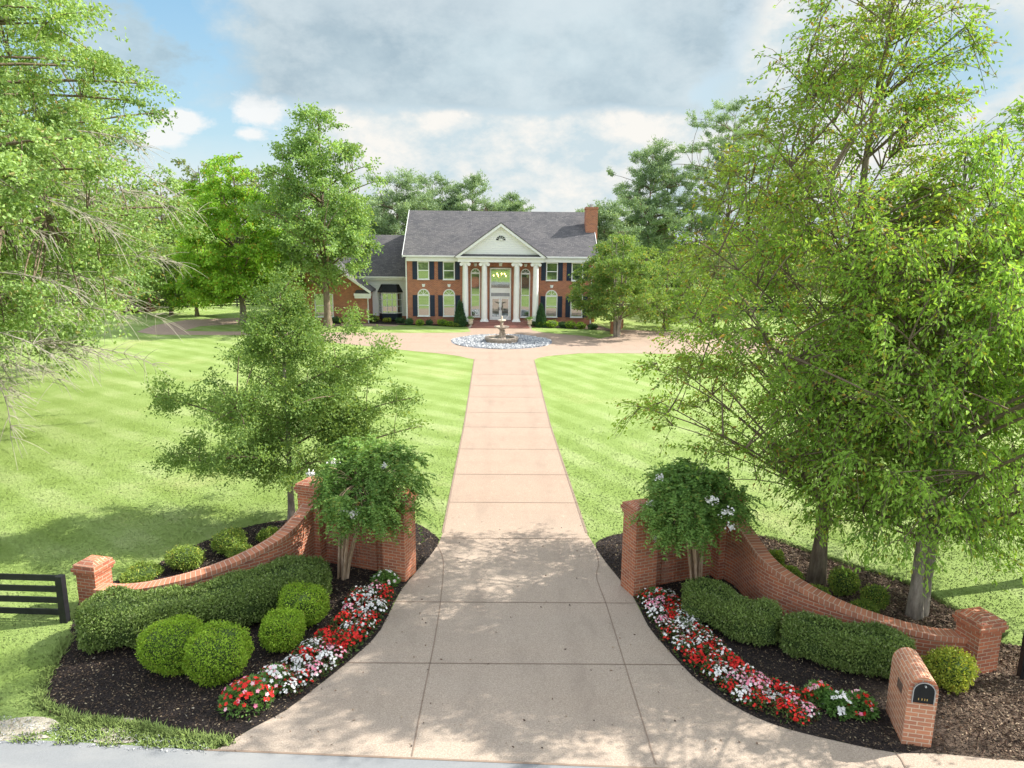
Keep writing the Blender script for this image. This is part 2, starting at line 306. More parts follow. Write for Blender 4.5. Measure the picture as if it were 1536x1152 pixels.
# ------------------------------------------------------------------ trees
def smooth_trunk(root):
    d=root.children[-1].data; d.polygons.foreach_set('use_smooth',np.ones(len(d.polygons),bool))
def tree(name,label,cat,x,y,h,prof,zlo=0,r0=.2,ncl=200,rc=.8,lpc=200,L=.1,W=.06,lm='oak',bark='bark',limb='limb',seed=1,nl=22,slope=.6,flat=.75,droop=.15,ldroop=.3,tw=7,jit=.12,
         group=None,lobes=.22,shell=.45,stems=1,spread=.3,tips=None,twigs=False,lean=(0,0),trunk_top=.93,outw=.6,limb_r=.3,sectors=None):
    g=np.random.default_rng(seed); root=empty(name,(x,y,0),0,label=label,cat=cat,group=group)
    zs=np.array([a[0] for a in prof]); rs=np.array([a[1] for a in prof]); Rf=lambda z:np.interp(z,zs,rs)
    # trunk(s)
    K=14; tr=[];trr=[]
    for s in range(stems):
        a=2*math.pi*s/stems+seed; t=np.linspace(0,1,K); sp=0 if stems==1 else spread
        px=(lean[0]*t+sp*np.cos(a)*t**.8*h*.25+np.cumsum(g.normal(0,.012*h/K**.5,K))*t)+(0 if stems==1 else r0*.9*np.cos(a)); py=(lean[1]*t+sp*np.sin(a)*t**.8*h*.25+np.cumsum(g.normal(0,.012*h/K**.5,K))*t)+(0 if stems==1 else r0*.9*np.sin(a))
        tr.append(np.stack([px,py,t*h*trunk_top],1)); fl=1+.5*np.exp(-t*h/.35); trr.append(r0*(1-t*.95)**.9*fl+.008)
    tr=np.array(tr);trr=np.array(trr); TA=tube_arrays(tr,trr,10)
    # cluster centres
    zz=np.linspace(zs[0],zs[-1],200); w=Rf(zz)**1.6+.02; zc=g.choice(zz,ncl,p=w/w.sum())+g.normal(0,.1,ncl); th=g.random(ncl)*2*math.pi
    lob=1+lobes*(np.sin(2*th+seed+zc*.7)+.8*np.sin(3*th-seed*2+zc*1.3)+.6*np.sin(5*th+zc*2.1))
    if sectors is not None: lob*=sectors(th)
    rr=Rf(zc)*lob*g.random(ncl)**shell
    c=np.stack([np.interp(zc,tr[0][:,2],tr[0][:,0])*(stems==1)+rr*np.cos(th),np.interp(zc,tr[0][:,2],tr[0][:,1])*(stems==1)+rr*np.sin(th),zc],1)
    # main limbs
    if tips is None:
        big=np.argsort(-(rr/np.maximum(Rf(zc),.1))+g.random(ncl)*.5)[:nl]; tp=c[big]
    else: tp=np.array(tips,float)
    def onbase(z,st):
        return np.stack([np.interp(z,tr[st][:,2],tr[st][:,i]) for i in range(3)],-1)
    st=np.argmin([np.linalg.norm(tp[:,:2]-tr[s][-1][:2],axis=1) for s in range(stems)],0) if stems>1 else np.zeros(len(tp),int)
    rh=np.linalg.norm(tp[:,:2],axis=1); z0=np.clip(tp[:,2]-slope*rh,max(zlo,.12*h),h*trunk_top*.98)
    sp=np.array([onbase(z0[i],st[i]) for i in range(len(tp))]); mid=(sp+tp)/2+np.stack([g.normal(0,.06,len(tp))*rh,g.normal(0,.06,len(tp))*rh,.12*rh],1)
    lb=bez(sp,mid,tp,9); ln=np.linalg.norm(tp-sp,axis=1); lr=np.clip(limb_r*r0*(ln/max(rs))**.7,.012,None)[:,None]*np.linspace(1,.25,9)[None]**.9
    LA=tube_arrays(lb,lr,6); merge('trunk',[(*TA,0),(*LA,1)],[M[bark],M[limb]],root); smooth_trunk(root)
    # extra clusters on explicit limbs
    if tips is not None:
        k=ncl; i=g.integers(0,len(tp),k); t_=g.random(k)**.6; j=np.clip((t_*8).astype(int),1,8); c2=lb[i,j]+g.normal(0,.22,(k,3))*np.array([1,1,.9]); c=np.concatenate([c[:ncl//4],c2]) 
    # secondary: connect clusters to nearest limb point below
    allp=np.concatenate([lb[:,1:].reshape(-1,3),tr[:,3:].reshape(-1,3)]); d=np.linalg.norm(c[:,None]-allp[None]+np.array([0,0,-.25])*np.linalg.norm(c,axis=1)[:,None,None]*.3,axis=2); q=allp[d.argmin(1)]
    ln=np.linalg.norm(c-q,axis=1); mid=(c+q)/2+np.stack([g.normal(0,.08,len(c))*ln,g.normal(0,.08,len(c))*ln,.1*ln],1)
    BA=tube_arrays(bez(q,mid,c,5),np.clip(.012*ln+.006,.006,.05)[:,None]*np.linspace(1,.35,5)[None],4)
    # sprays of leaves
    nc=len(c); out=unit(np.concatenate([c[:,:2],np.full((nc,1),.4)*np.linalg.norm(c[:,:2],axis=1,keepdims=True)],1)+1e-6)
    td=unit(out[:,None]*outw+g.normal(size=(nc,tw,3))*.75); td[...,2]*=flat; tl=rc*(.5+.8*g.random((nc,tw)))
    N=nc*lpc; ci=g.integers(0,nc,N); ti=g.integers(0,tw,N); s=g.random(N)**.75
    dd=td[ci,ti]; l=tl[ci,ti]; p=c[ci]+dd*(l*s)[:,None]; p[:,2]-=droop*l*s*s*1.6; p+=g.normal(0,jit,(N,3))*np.array([1,1,.7])
    ld=dd*.8+g.normal(size=(N,3))*.75; ld[:,2]-=ldroop+droop*s
    tone=g.random(nc)[ci]; LV=leaf_arrays(p,ld,L,W,g); rr_=np.clip(g.random(N)*.55+tone*.45,0,1); items=[(*LV,0),(*BA,1)]
    if twigs:
        S=np.linspace(0,1,4)[None,None,:,None]; pl=c[:,None,None]+td[:,:,None]*(tl[:,:,None,None]*S); pl=pl.copy(); pl[...,2]-=droop*tl[:,:,None]*(S[...,0]**2)*1.6
        items.append((*tube_arrays(pl.reshape(-1,4,3),np.broadcast_to(np.array([.008,.006,.005,.003])[None],(nc*tw,4)),3),1))
    merge('crown',items,[M[lm],M[limb]],root,{'rnd':rr_,'odd':g.random(N)})
    return root
# ------------------------------------------------------------------ leafy clipped shapes
def wob(p,a,k,s=0):
    return a*(np.sin(p[:,0]*k+s)+np.sin(p[:,1]*k*1.3+s*2)+np.sin(p[:,2]*k*1.1+p[:,0]*k*.7+s*3))/3
def clipped(name,label,cat,x,y,rx,ry,h,mat,n,L,W,group=None,seed=1,pw=2.6,lump=.04,rough=.02,zb=0.05,rz=0.,taper=0.):
    g=np.random.default_rng(seed); root=empty(name,(x,y,0),rz,label=label,cat=cat,group=group)
    def surf(m,sh=1.,jig=True):
        d=unit(g.normal(size=(m,3))); q=(np.abs(d)**pw).sum(1)**(1/pw); p=d/q[:,None]
        nrm=unit(np.sign(p)*np.abs(p)**(pw-1)); hh=(h-zb)/2
        p=p*np.array([rx,ry,hh])*sh; tz=(p[:,2]/hh+1)/2; k=1-taper*tz-.22*np.clip(.4-tz,0,1)/.4; p[:,0]*=k;p[:,1]*=k
        p+=nrm*(wob(p,lump,9,seed))[:,None]; p[:,2]+=hh+zb
        return p,nrm
    # core
    import bmesh
    bm=bmesh.new(); bmesh.ops.create_icosphere(bm,subdivisions=3,radius=1); hh=(h-zb)/2
    for v in bm.verts:
        d=np.array(v.co); q=(np.abs(d)**pw).sum()**(1/pw); d=d/q; k=1-taper*(d[2]+1)/2-.22*max(0,.4-(d[2]+1)/2)/.4; v.co=(d[0]*rx*.86*k,d[1]*ry*.86*k,d[2]*hh*.9+hh+zb)
    me=bpy.data.meshes.new('stem_core'); bm.to_mesh(me); bm.free(); link('branch_core',me,root,M['core'])
    p,nr=surf(n); p-=nr*(g.random(n)**2*.07)[:,None]*1.; p+=g.normal(0,rough,(n,3)); d=nr*.7+g.normal(size=(n,3))*.7
    leaf_obj('foliage',p,d,L,W,M[mat],root,None,g)
    mb=MB(); mb.rod((0,0,0),(0,0,h*.5),.025,6); mb.build('stem',M['bark'],root)
    return root
def hedge(name,label,path,hw,h,mat,n,L,W,seed=1):
    g=np.random.default_rng(seed); path=np.array(path,float); seg=np.linalg.norm(np.diff(path,axis=0),axis=1); cum=np.r_[0,np.cumsum(seg)]; T=cum[-1]
    root=empty(name,(path[:,0].mean(),path[:,1].mean(),0),0,label=label,cat='hedge'); o=np.array([path[:,0].mean(),path[:,1].mean()])
    def at(s):
        q=np.stack([np.interp(s,cum,path[:,0]),np.interp(s,cum,path[:,1])],-1); e=.15; q2=np.stack([np.interp(s+e,cum,path[:,0]),np.interp(s+e,cum,path[:,1])],-1); q1=np.stack([np.interp(s-e,cum,path[:,0]),np.interp(s-e,cum,path[:,1])],-1)
        t=unit(q2-q1); return q,np.stack([-t[...,1],t[...,0]],-1)
    def place(s,a,k):
        # a angle around section, superellipse
        ca,sa=np.cos(a),np.sin(a); e=2/3.4; cx=np.sign(ca)*np.abs(ca)**e; cz=np.sign(sa)*np.abs(sa)**e
        endk=np.clip(np.minimum(s,T-s)/(hw*1.1),0,1); endk=np.sqrt(np.clip(1-(1-endk)**2.6,0,1)); hv=h*(1+.06*np.sin(s*2.1+seed)+.04*np.sin(s*4.7))
        q,nr=at(s); wv=hw*(1+.10*np.sin(s*1.7+seed)+.05*np.sin(s*5.1)); z=(cz*.5+.5)*hv*(.86+.14*endk)*k+.06
        off=cx*wv*endk*k*(.82+.18*np.clip(z/h*2,0,1)); p=np.concatenate([q+nr*off[...,None]-o,z[...,None]],-1)
        n=np.concatenate([nr*ca[...,None],sa[...,None]],-1); return p,n
    S=np.linspace(0.02,T-.02,60); A=np.linspace(0,2*math.pi,25)[:-1]; SS,AA=np.meshgrid(S,A,indexing='ij'); p,_=place(SS,AA,.88)
    idx=np.arange(60*24).reshape(60,24); f=np.stack([idx[:-1],np.roll(idx[:-1],-1,1),np.roll(idx[1:],-1,1),idx[1:]],-1).reshape(-1,4); npmesh('branch_core',p.reshape(-1,3),f,M['core'],root)
    s=g.random(n)*T; a=g.random(n)*2*math.pi; keep=(np.sin(a)>-.75); s,a=s[keep],a[keep]; m=len(s); p,nn=place(s,a,1.); p+=nn*(wob(p,.07,6.5,seed)+wob(p,.03,17,seed))[:,None]; p-=nn*(g.random(m)**2*.1)[:,None]; p+=g.normal(0,.022,(m,3))
    leaf_obj('foliage',p,nn*.6+g.normal(size=(m,3))*.75,L,W,M[mat],root,None,g)
    return root
# ================================================================== THE SETTING
S=lambda n,pts,z,mat: sheet(n,pts,z,mat)
S('lawn',[(-500,-400),(500,-400),(500,900),(-500,900)],0,M['lawn'])
dl=G([(664,800),(657,818),(602,885),(571,945),(533,984),(486,1022),(430,1065),(378,1093),(325,1124)])
dr=G([(880,800),(895,824),(950,896),(972,939),(1008,982),(1051,1025),(1115,1067),(1179,1093),(1264,1114),(1341,1129),(1414,1131),(1536,1142)])
street_y=lambda x: 10.03-.062*(x+4.31)
drive=[(-1.44,47.0)]+[(-1.40,40),(-1.36,30)]+dl[0:]+[(-4.2,street_y(-4.2)),(2.5,street_y(2.5)),(9,9.2),(14,8.9),(14,9.4)]+dr[::-1]+[(2.36,30),(2.44,40),(2.5,46.9)]
cr_lo=G([(709,541),(700,537),(690,534.5),(680,533),(652,529.5),(622,527),(560,520),(480,512),(392,503),(300,502.5),(231,502),(205,498)])
cr_up=G([(231,488),(280,480),(356,476.7),(440,475),(530,478)])
cr_r=G([(800,541),(808,537),(820,534.5),(835,533),(870,530),(940,530),(1010,531),(1100,533)])
drive_far=[(-1.44,47.5)]+cr_lo[1:]+cr_up+[(-10,66.4),(-2.6,66.5),(3.2,66.5),(4,64.5)]+[(20,64.5),(30,63),(34,55)]+cr_r[::-1][:-1]+[(2.5,47.4)]
allp=[(-1.44,47.0)]+cr_lo[1:]+cr_up+[(-10,66.4),(3.2,66.4),(9.6,63.5)]+[(20,61.0),(27,58.5),(30,54)]+cr_r[::-1][:-1]+[(2.5,46.9)]
S('driveway',drive[1:]+[(2.5,46.95)] and drive,.004,M['drive'])
S('driveway_circle',allp+[(2.5,46.7),(-1.44,46.7)],.008,M['drive'])
def curvy(pts,k=4,closed=True):
    out=[];n=len(pts)
    for i in range(n):
        p0,p1,p2,p3=[np.array(pts[(i+j)%n]) for j in (-1,0,1,2)]
        for t in np.arange(k)/k: out.append(tuple(.5*((2*p1)+(-p0+p2)*t+(2*p0-5*p1+4*p2-p3)*t*t+(-p0+3*p1-3*p2+p3)*t**3)))
    return out
isl=G([(275,496.5),(300,489.5),(345,487),(400,486.5),(470,489),(560,489)])+[(-9,64.2),(-8.5,66.2),(-2.75,66.2)]+[(-2.55,63.7)]+G([(706,497.5),(690,499),(620,499.5),(560,499),(480,498.5),(400,497),(330,497.5)])
S('island_lawn',isl,.012,M['lawn'])
isr=[(3.25,66.2),(3.1,63.7)]+G([(798,495.5),(815,499),(850,502),(880,504.5),(900,508)])+[(10.5,60.2),(11.5,66.2)]
S('right_island_lawn',isr,.012,M['lawn'])
S('foundation_bed',[(-9.2,66.15),(-3,66.15),(-3,64.0),(-4.2,64.2),(-6,64.9),(-9,65.2),(-12,66.2),(-14.5,65.6),(-14.6,68.9),(-9.2,68.9)],.016,M['mulch'])
S('right_foundation_bed',[(3.7,66.15),(3.7,64.0),(5,64.0),(9,62.6),(10.2,61.2),(10.6,62),(9.4,66.15)],.016,M['mulch'])
S('street',[(-400,26),(-20,4.2),(14,2.2),(400,-22),(400,-12)]+[(14,8.95),(2.5,street_y(2.5)),(-4.31,10.03),(-6,10.2),(-8.2,10.38),(-20,11.1),(-400,32)],.012,M['asphalt'])
wl=[(-60,12.72),(-7.2,9.48),(-7.2,9.38),(-60,12.62)]; S('street_edge_line',wl,.018,M['linepaint'])
bedL=dl[1:8]+G([(345,1112),(322,1117),(290,1108),(250,1100),(205,1090),(160,1082),(110,1079),(75,1070),(58,1055),(62,1030),(85,995),(103,955),(118,905)])+[(-9.0,14.6)]+G([(168,872),(205,872),(232,850),(262,832),(300,815),(340,800),(390,786),(430,780),(480,772),(540,772),(590,780),(625,786),(648,800)])
bedR=dr[1:]+[(11.5,9.5),(13,11),(11.6,12.6),(10.1,13.1)]+G([(1503,951),(1445,921),(1403,899),(1355,873),(1288,851),(1240,837),(1180,813),(1150,806),(1060,795),(990,790),(935,800),(905,808)])
bL=curvy(bedL,3); bR=curvy(bedR,3)
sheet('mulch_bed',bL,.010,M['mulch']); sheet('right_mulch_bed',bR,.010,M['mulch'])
S('dirt_patch',curvy(G([(-40,1085),(0,1082),(40,1076),(75,1078),(90,1090),(60,1100),(75,1107),(30,1110),(-40,1112)]),3),.013,M['dirt'])
S('bare_dirt_patch',curvy(G([(150,1092),(185,1078),(205,1082),(190,1100),(205,1112),(170,1116),(140,1113),(160,1104)]),3),.013,M['dirt'])
# control joints in the concrete
jm=MB()
def strip(mb,pts,w,z=.0125):
    p=np.array(pts,float); t=unit(np.gradient(p,axis=0)); n=np.stack([-t[:,1],t[:,0]],1)
    v=[(*(a+b*w/2),z) for a,b in zip(p,n)]+[(*(a-b*w/2),z) for a,b in zip(p,n)]; k=len(p)
    mb.add(v,[(i,i+1,k+i+1,k+i) for i in range(k-1)])
def cr(pts,k=5):
    q=[2*np.array(pts[0])-np.array(pts[1])]+[np.array(a) for a in pts]+[2*np.array(pts[-1])-np.array(pts[-2])]; out=[]
    for i in range(1,len(q)-2):
        for t in np.arange(k)/k: p0,p1,p2,p3=q[i-1:i+3]; out.append(.5*((2*p1)+(-p0+p2)*t+(2*p0-5*p1+4*p2-p3)*t*t+(-p0+3*p1-3*p2+p3)*t**3))
    out.append(q[-2]); return np.array(out)
strip(jm,cr(G([(655,816),(665,842),(661,900),(652,960),(640,1020),(628,1080),(618,1135)])),.02)
strip(jm,cr(G([(893,824),(898,845),(895,867),(910,909),(935,990),(960,1070),(984,1148)])),.02)
strip(jm,G([(1341,1127),(1352,1140),(1358,1152)]),.02)
for v,a,b in ((904,586,962),(996,520,1022),(808,661,884),(754,672,868),(712,679,856),(674,688,845),(641,692,834),(619,695,829),(596,698,822),(579,701,815),(562,705,808)):
    A=P(a,v-(768-a)*.006); B=P(b,v+(b-768)*.006); strip(jm,[A[:2],((A[0]+B[0])/2,(A[1]+B[1])/2),B[:2]],.016+.0003*A[1])
strip(jm,[(-4.6,street_y(-4.6)+.02),(0,street_y(0)),(2.5,street_y(2.5)-.01),(9,9.23),(14,8.95)],.04,.017)
me=bpy.data.meshes.new('driveway_joints'); me.from_pydata(jm.v,[],jm.f); tag(link('driveway_joints',me,None,M['joint']),kind='structure')
em=MB(); ed=[(-1.44,47.0),(-1.40,40),(-1.36,30)]+dl[:1]; strip(em,ed,.06); strip(em,[(2.5,46.9),(2.44,40),(2.36,30)]+dr[:1],.06)
me=bpy.data.meshes.new('driveway_edge_soil'); me.from_pydata(em.v,[],em.f); tag(link('driveway_edge_soil',me,None,M['joint']),kind='structure')
# ---- point in polygon
def inside(poly,x,y):
    c=np.zeros(len(x),bool); n=len(poly)
    for i in range(n):
        x1,y1=poly[i];x2,y2=poly[(i+1)%n]
        if y1==y2: continue
        k=((y1>y)!=(y2>y))&(x<(x2-x1)*(y-y1)/(y2-y1)+x1); c^=k
    return c
# mulch chips
def chips(name,poly,n,mat,sz,filt=None,seed=3):
    g=np.random.default_rng(seed); a=np.array(poly); x=g.uniform(a[:,0].min(),a[:,0].max(),n*2); y=g.uniform(a[:,1].min(),a[:,1].max(),n*2); k=inside(poly,x,y)
    if filt is not None: k&=filt(x,y,g)
    x,y=x[k][:n],y[k][:n]; m=len(x); p=np.stack([x,y,.014+g.random(m)*.02],1); d=np.stack([g.normal(size=m),g.normal(size=m),g.normal(size=m)*.3],1)
    v,f=leaf_arrays(p,d,sz,sz*.38,g); r=g.random(m); return tag(npmesh(name,v,f,mat,None,{'rnd':r}),kind='stuff')
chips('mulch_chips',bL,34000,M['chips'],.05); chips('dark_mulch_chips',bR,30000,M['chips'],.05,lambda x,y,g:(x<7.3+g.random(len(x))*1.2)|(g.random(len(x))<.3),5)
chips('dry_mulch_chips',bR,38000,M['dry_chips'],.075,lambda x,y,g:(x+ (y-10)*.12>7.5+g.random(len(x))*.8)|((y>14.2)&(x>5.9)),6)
chips('fallen_leaves',bL,500,M['dirt'],.05,None,9)
g=np.random.default_rng(91); n=260; x=g.uniform(-5,8,n); y=10+10*g.random(n)**1.2; k=inside(drive,x,y); x,y=x[k],y[k]; p_=np.stack([x,y,.02+0*x],1); v,f=leaf_arrays(p_,np.stack([g.normal(size=len(x)),g.normal(size=len(x)),.12*g.normal(size=len(x))],1),.05,.03,g); tag(npmesh('fallen_leaves',v,f,M['dry_chips'],None,{'rnd':g.random(len(x))}),kind='stuff')
chips('road_gravel',[(-14,10.5),(-8.2,10.25),(-6,10.1),(-4.5,9.95),(-4.5,10.25),(-6,10.45),(-8.2,10.9),(-14,11.4)],3500,M['stones'],.04,None,31)
# grass blades near the camera
def blades(name,n,x0,x1,y0,y1,h,excl,seed,filt=None):
    g=np.random.default_rng(seed); x=g.uniform(x0,x1,n); y=y0+(y1-y0)*g.random(n)**1.35; k=np.ones(n,bool)
    for e in excl: k&=~inside(e,x,y)
    if filt is not None: k&=filt(x,y)
    if n>1e5: k&=g.random(n)<np.clip((33-y)/16,0,1)
    x,y=x[k],y[k]; m=len(x); hh=h*(.6+.8*g.random(m)); th=g.random(m)*6.28; w=.006+.0006*y; lean=g.normal(0,.5,(m,2))*hh[:,None]
    a=np.stack([x-np.cos(th)*w,y-np.sin(th)*w,np.zeros(m)],1); b=np.stack([x+np.cos(th)*w,y+np.sin(th)*w,np.zeros(m)],1); c=np.stack([x+lean[:,0],y+lean[:,1],hh],1)
    v=np.stack([a,b,c],1).reshape(-1,3); return tag(npmesh(name,v,np.arange(3*m).reshape(m,3),M['blades'],None,{'rnd':g.random(m)}),kind='stuff')
drv=drive+[]
blades('grass',260000,-24,20,10.4,34,.026,[bL,bR,drv],11,lambda x,y:(y>street_y(x)+.05)&(np.abs(x-.4)/y<.85))
vg=G([(75,1090),(110,1080),(160,1080),(190,1088),(230,1096),(260,1104),(300,1110),(335,1118),(320,1126),(280,1124),(230,1118),(190,1112),(150,1114),(100,1108)])
blades('verge_grass',15000,-8.5,-3.9,9.9,11.3,.06,[],12,lambda x,y:inside(vg,x,y)|((np.abs(y-street_y(x)-.12)<.12)&(x<-4.4)&(np.sin(x*9)>-.2)))
# ---- tufts along the bed edges
def edge_tufts(name,pts,n,seed,h=.06):
    g=np.random.default_rng(seed); p=np.array(pts); seg=np.linalg.norm(np.diff(p,axis=0),axis=1); cum=np.r_[0,np.cumsum(seg)]; s=g.random(n)*cum[-1]
    x=np.interp(s,cum,p[:,0])+g.normal(0,.05,n); y=np.interp(s,cum,p[:,1])+g.normal(0,.05,n); hh=h*(.5+g.random(n)); th=g.random(n)*6.28; w=.012; l=g.normal(0,.6,(n,2))*hh[:,None]
    v=np.stack([np.stack([x-np.cos(th)*w,y-np.sin(th)*w,0*x],1),np.stack([x+np.cos(th)*w,y+np.sin(th)*w,0*x],1),np.stack([x+l[:,0],y+l[:,1],hh],1)],1).reshape(-1,3)
    tag(npmesh(name,v,np.arange(3*n).reshape(n,3),M['blades'],None,{'rnd':g.random(n)}),kind='stuff')
edge_tufts('edge_grass',G([(345,1115),(290,1108),(205,1090),(110,1079),(58,1055),(62,1030),(103,955)]),7000,21,.07)
edge_tufts('right_edge_grass',[(10.1,13.1)]+G([(1503,951),(1445,921),(1355,873),(1240,837),(1150,806)]),5000,22)
# ================================================================== BRICK GATE WALLS
def pillar(parent,x,y,rz,w,d,h,name='pier'):
    A=Matrix.Translation((x,y,0))@Matrix.Rotation(rz,4,'Z'); m=MB()
    m.box(-w/2,w/2,-d/2,d/2,-.05,h-.3); o=m.build(name,M['brick'],parent); o.location=(x,y,0); o.rotation_euler=(0,0,rz)
    c=MB(); z=h-.3
    for e,t in ((.03,.075),(.06,.075),(.03,.075)): c.box(-w/2-e,w/2+e,-d/2-e,d/2+e,z,z+t-.001); z+=t
    c.frustum(w+.0,d+.0,z,w*.55,d*.55,z+.075)
    k=c.build('cap',M['coping'] if False else M['brick'],o); return o
def gate(label,xa,ya,sgn,name,hp=2.15):
    rz=-R_(20)*sgn if sgn>0 else R_(20)
    root=empty(name,(0,0,0),0,label=label,cat='gate wall')
    e=np.array([math.cos(rz),math.sin(rz)]); b=np.array([-math.sin(rz),math.cos(rz)]); out=-sgn*e       # left: away from the drive
    A_=np.array([xa,ya]); B=A_+out*2.3+b*.02; pillar(root,*A_,rz,.58,.58,hp); pillar(root,*B,rz,.58,.58,hp)
    mid=(A_+B)/2+b*.1; L=1.72
    m=MB(); m.box(-L/2,L/2,-.12,.12,-.05,1.5); p=m.build('panel_wall',M['brick'],root); p.location=(*mid,0); p.rotation_euler=(0,0,rz)
    c=MB(); c.box(-L/2,L/2,-.16,.16,1.502,1.60); c.build('coping',M['coping'],p)
    # arch of soldier bricks and a basket-weave field inside it
    m=MB(); n=19
    for i in range(n):
        a=math.pi*(i+.5)/n; T=Matrix.Translation((.0,-.125,.72))@Matrix.Rotation(-(a-math.pi/2),4,'Y'); m.box(-.035,.035,-.03,.02,.36,.555,T)
    for s in (-1,1):
        for k in range(9): m.box(s*.46-.1,s*.46+.1,-.155,-.11,.04+k*.075,.04+k*.075+.065)
    m.build('arch_ring',M['brick'],p)
    m=MB()
    for i in range(-2,2):
        for j in range(6):
            x0=i*.18+.0; z0=.05+j*.18
            if math.hypot(x0+.09,max(0,z0+.09-.72))>.36: continue
            if (i+j)%2:
                for q in (0,1): m.box(x0+.004,x0+.176,-.145,-.11,z0+.004+q*.09,z0+.084+q*.09)
            else:
                for q in (0,1): m.box(x0+.004+q*.09,x0+.084+q*.09,-.145,-.11,z0+.004,z0+.176)
    m.build('basket_weave_panel',M['mailless'] if 'mailless' in M else M['brick'],p)
    return root,B,b,e,out
def swoop(root,pts,th=.28):
    p=np.array(pts,float); q=[2*p[0]-p[1]]+list(p)+[2*p[-1]-p[-2]]; out=[]
    for i in range(1,len(q)-2):
        for t in np.arange(8)/8: p0,p1,p2,p3=q[i-1:i+3]; out.append(.5*((2*p1)+(-p0+p2)*t+(2*p0-5*p1+4*p2-p3)*t*t+(-p0+3*p1-3*p2+p3)*t**3))
    out.append(q[-2]); c=np.array(out); t=unit(np.gradient(c[:,:2],axis=0)); n=np.stack([-t[:,1],t[:,0]],1); s=np.r_[0,np.cumsum(np.linalg.norm(np.diff(c[:,:2],axis=0),axis=1))]
    def ribbon(name,w,zb,zt,mat,full):
        K=len(c); v=[];uv=[]
        for k in range(K):
            for sd,z in ((-1,zb(k)),(-1,zt(k)),(1,zt(k)),(1,zb(k))): v.append((*(c[k,:2]+n[k]*sd*w/2),z))
        fs=[];us=[]
        for k in range(K-1):
            for a in range(4):
                b=(a+1)%4; f=(k*4+a,(k+1)*4+a,(k+1)*4+b,k*4+b); fs.append(f); va=[v[i] for i in f]
                if full:  # coping: u along, v across/around
                    vv=[0,w*0+.11,.11+w,.22+w,.22+2*w]; us.append([(s[k],vv[a]),(s[k+1],vv[a]),(s[k+1],vv[a+1]),(s[k],vv[a+1])])
                else: us.append([(s[i//4]+(.1 if a==2 else 0),v[i][2]) for i in f])
        fs.append((0,1,2,3)); us.append([(0,0),(0,.3),(.3,.3),(.3,0)]); e=(K-1)*4; fs.append((e+3,e+2,e+1,e)); us.append([(0,0),(0,.3),(.3,.3),(.3,0)])
        me=bpy.data.meshes.new(name); me.from_pydata(v,[],fs); me.update(); ul=me.uv_layers.new(name='UVMap'); 
        for pl,u in zip(me.polygons,us):
            for li,x in zip(pl.loop_indices,u): ul.data[li].uv=x
        return link(name,me,root,mat)
    o=ribbon('curved_wall',th,lambda k:-.05,lambda k:c[k,2]-.10,M['brick'],False); ribbon('coping',th+.05,lambda k:c[k,2]-.099,lambda k:c[k,2],M['coping'],True).parent=o
# a part object's own axis must stay put: the coping's parent has identity transform
gl,BL,bl,el,ol=gate('curved red brick gate wall with corbelled piers on the side of the driveway with the board fence at its foot',-2.28,16.06,1,'brick_gate_wall')
jL=BL-bl*.30+ol*.02
swoop(gl,[(-8.45,14.35,.60),(-7.85,14.25,.63),(-7.15,14.3,.71),(-6.4,14.55,.82),(-5.65,14.98,.98),(-5.0,15.55,1.20),(jL[0]-.12,jL[1]-.35,1.42),(jL[0]+.02,jL[1]+.02,1.62)])
pillar(gl,-8.66,14.6,R_(-14),.47,.47,1.13)
gr,BR,br,er,orr=gate('curved red brick gate wall with corbelled piers on the mailbox side of the driveway',3.32,15.36,-1,'brick_gate_wall')
jR=BR-br*.30+orr*.02
swoop(gr,[(9.0,12.35,.62),(8.3,12.45,.66),(7.57,12.78,.73),(6.9,13.2,.84),(6.33,13.75,1.0),(5.9,14.4,1.22),(jR[0]+.18,jR[1]-.42,1.45),(jR[0]+.0,jR[1]+.02,1.68)])
pillar(gr,9.2,12.28,R_(14),.52,.52,1.13)
# ---- mailbox
mbx=empty('brick_mailbox',(6.93,10.58,0),R_(-13),label='brick mailbox with an arched top and black door beside the driveway mouth',cat='mailbox')
m=MB(); hw=.218; pts=[(-hw,-.05),(hw,-.05),(hw,1.0)]+[(hw*math.cos(a),1.0+.235*math.sin(a)) for a in np.linspace(0,math.pi,15)][1:-1]+[(-hw,1.0)]
ringp=[(.15*math.cos(a),1.02+.15*math.sin(a)) for a in np.linspace(0,math.pi,13)]
m.prism(pts,-.52,.36); o=m.build('brick_body',M['box_brick'],mbx)
# re-map the rounded top so the courses run over it
ul=o.data.uv_layers[0]
for p in o.data.polygons:
    if p.normal.z>.02 and abs(p.normal.y)<.5:
        for li in p.loop_indices:
            co=o.data.vertices[o.data.loops[li].vertex_index].co; a=math.atan2(co.z-1.0,co.x/ .92); ul.data[li].uv=(co.y,1.0+a*.28)
m=MB()
for i in range(13):
    a=math.pi*(i+.5)/13; T=Matrix.Translation((0,-.525,1.0))@Matrix.Rotation(-(a-math.pi/2),4,'Y'); m.box(-.027,.027,-.006,.01,.165,.213,T)
m.build('arch_ring',M['brick'],mbx)
m=MB(); m.prism([(-.15,.80),(.15,.80),(.15,1.0)]+[(.15*math.cos(a),1.0+.15*math.sin(a)) for a in np.linspace(0,math.pi,13)][1:-1]+[(-.15,1.0)],-.55,-.50); dr_=m.build('door',M['dark_metal'],mbx)
m=MB(); m.prism([(-.165,.79),(-.15,.79),(-.15,1.0)]+[(.15*math.cos(a),1.0+.15*math.sin(a)) for a in np.linspace(math.pi,0,13)][1:-1]+[(.15,1.0),(.15,.79),(.165,.79),(.165,1.0)]+[(.165*math.cos(a),1.0+.165*math.sin(a)) for a in np.linspace(0,math.pi,13)][1:-1]+[(-.165,1.0)],-.556,-.51); m.build('door_rim',M['metal'],dr_)
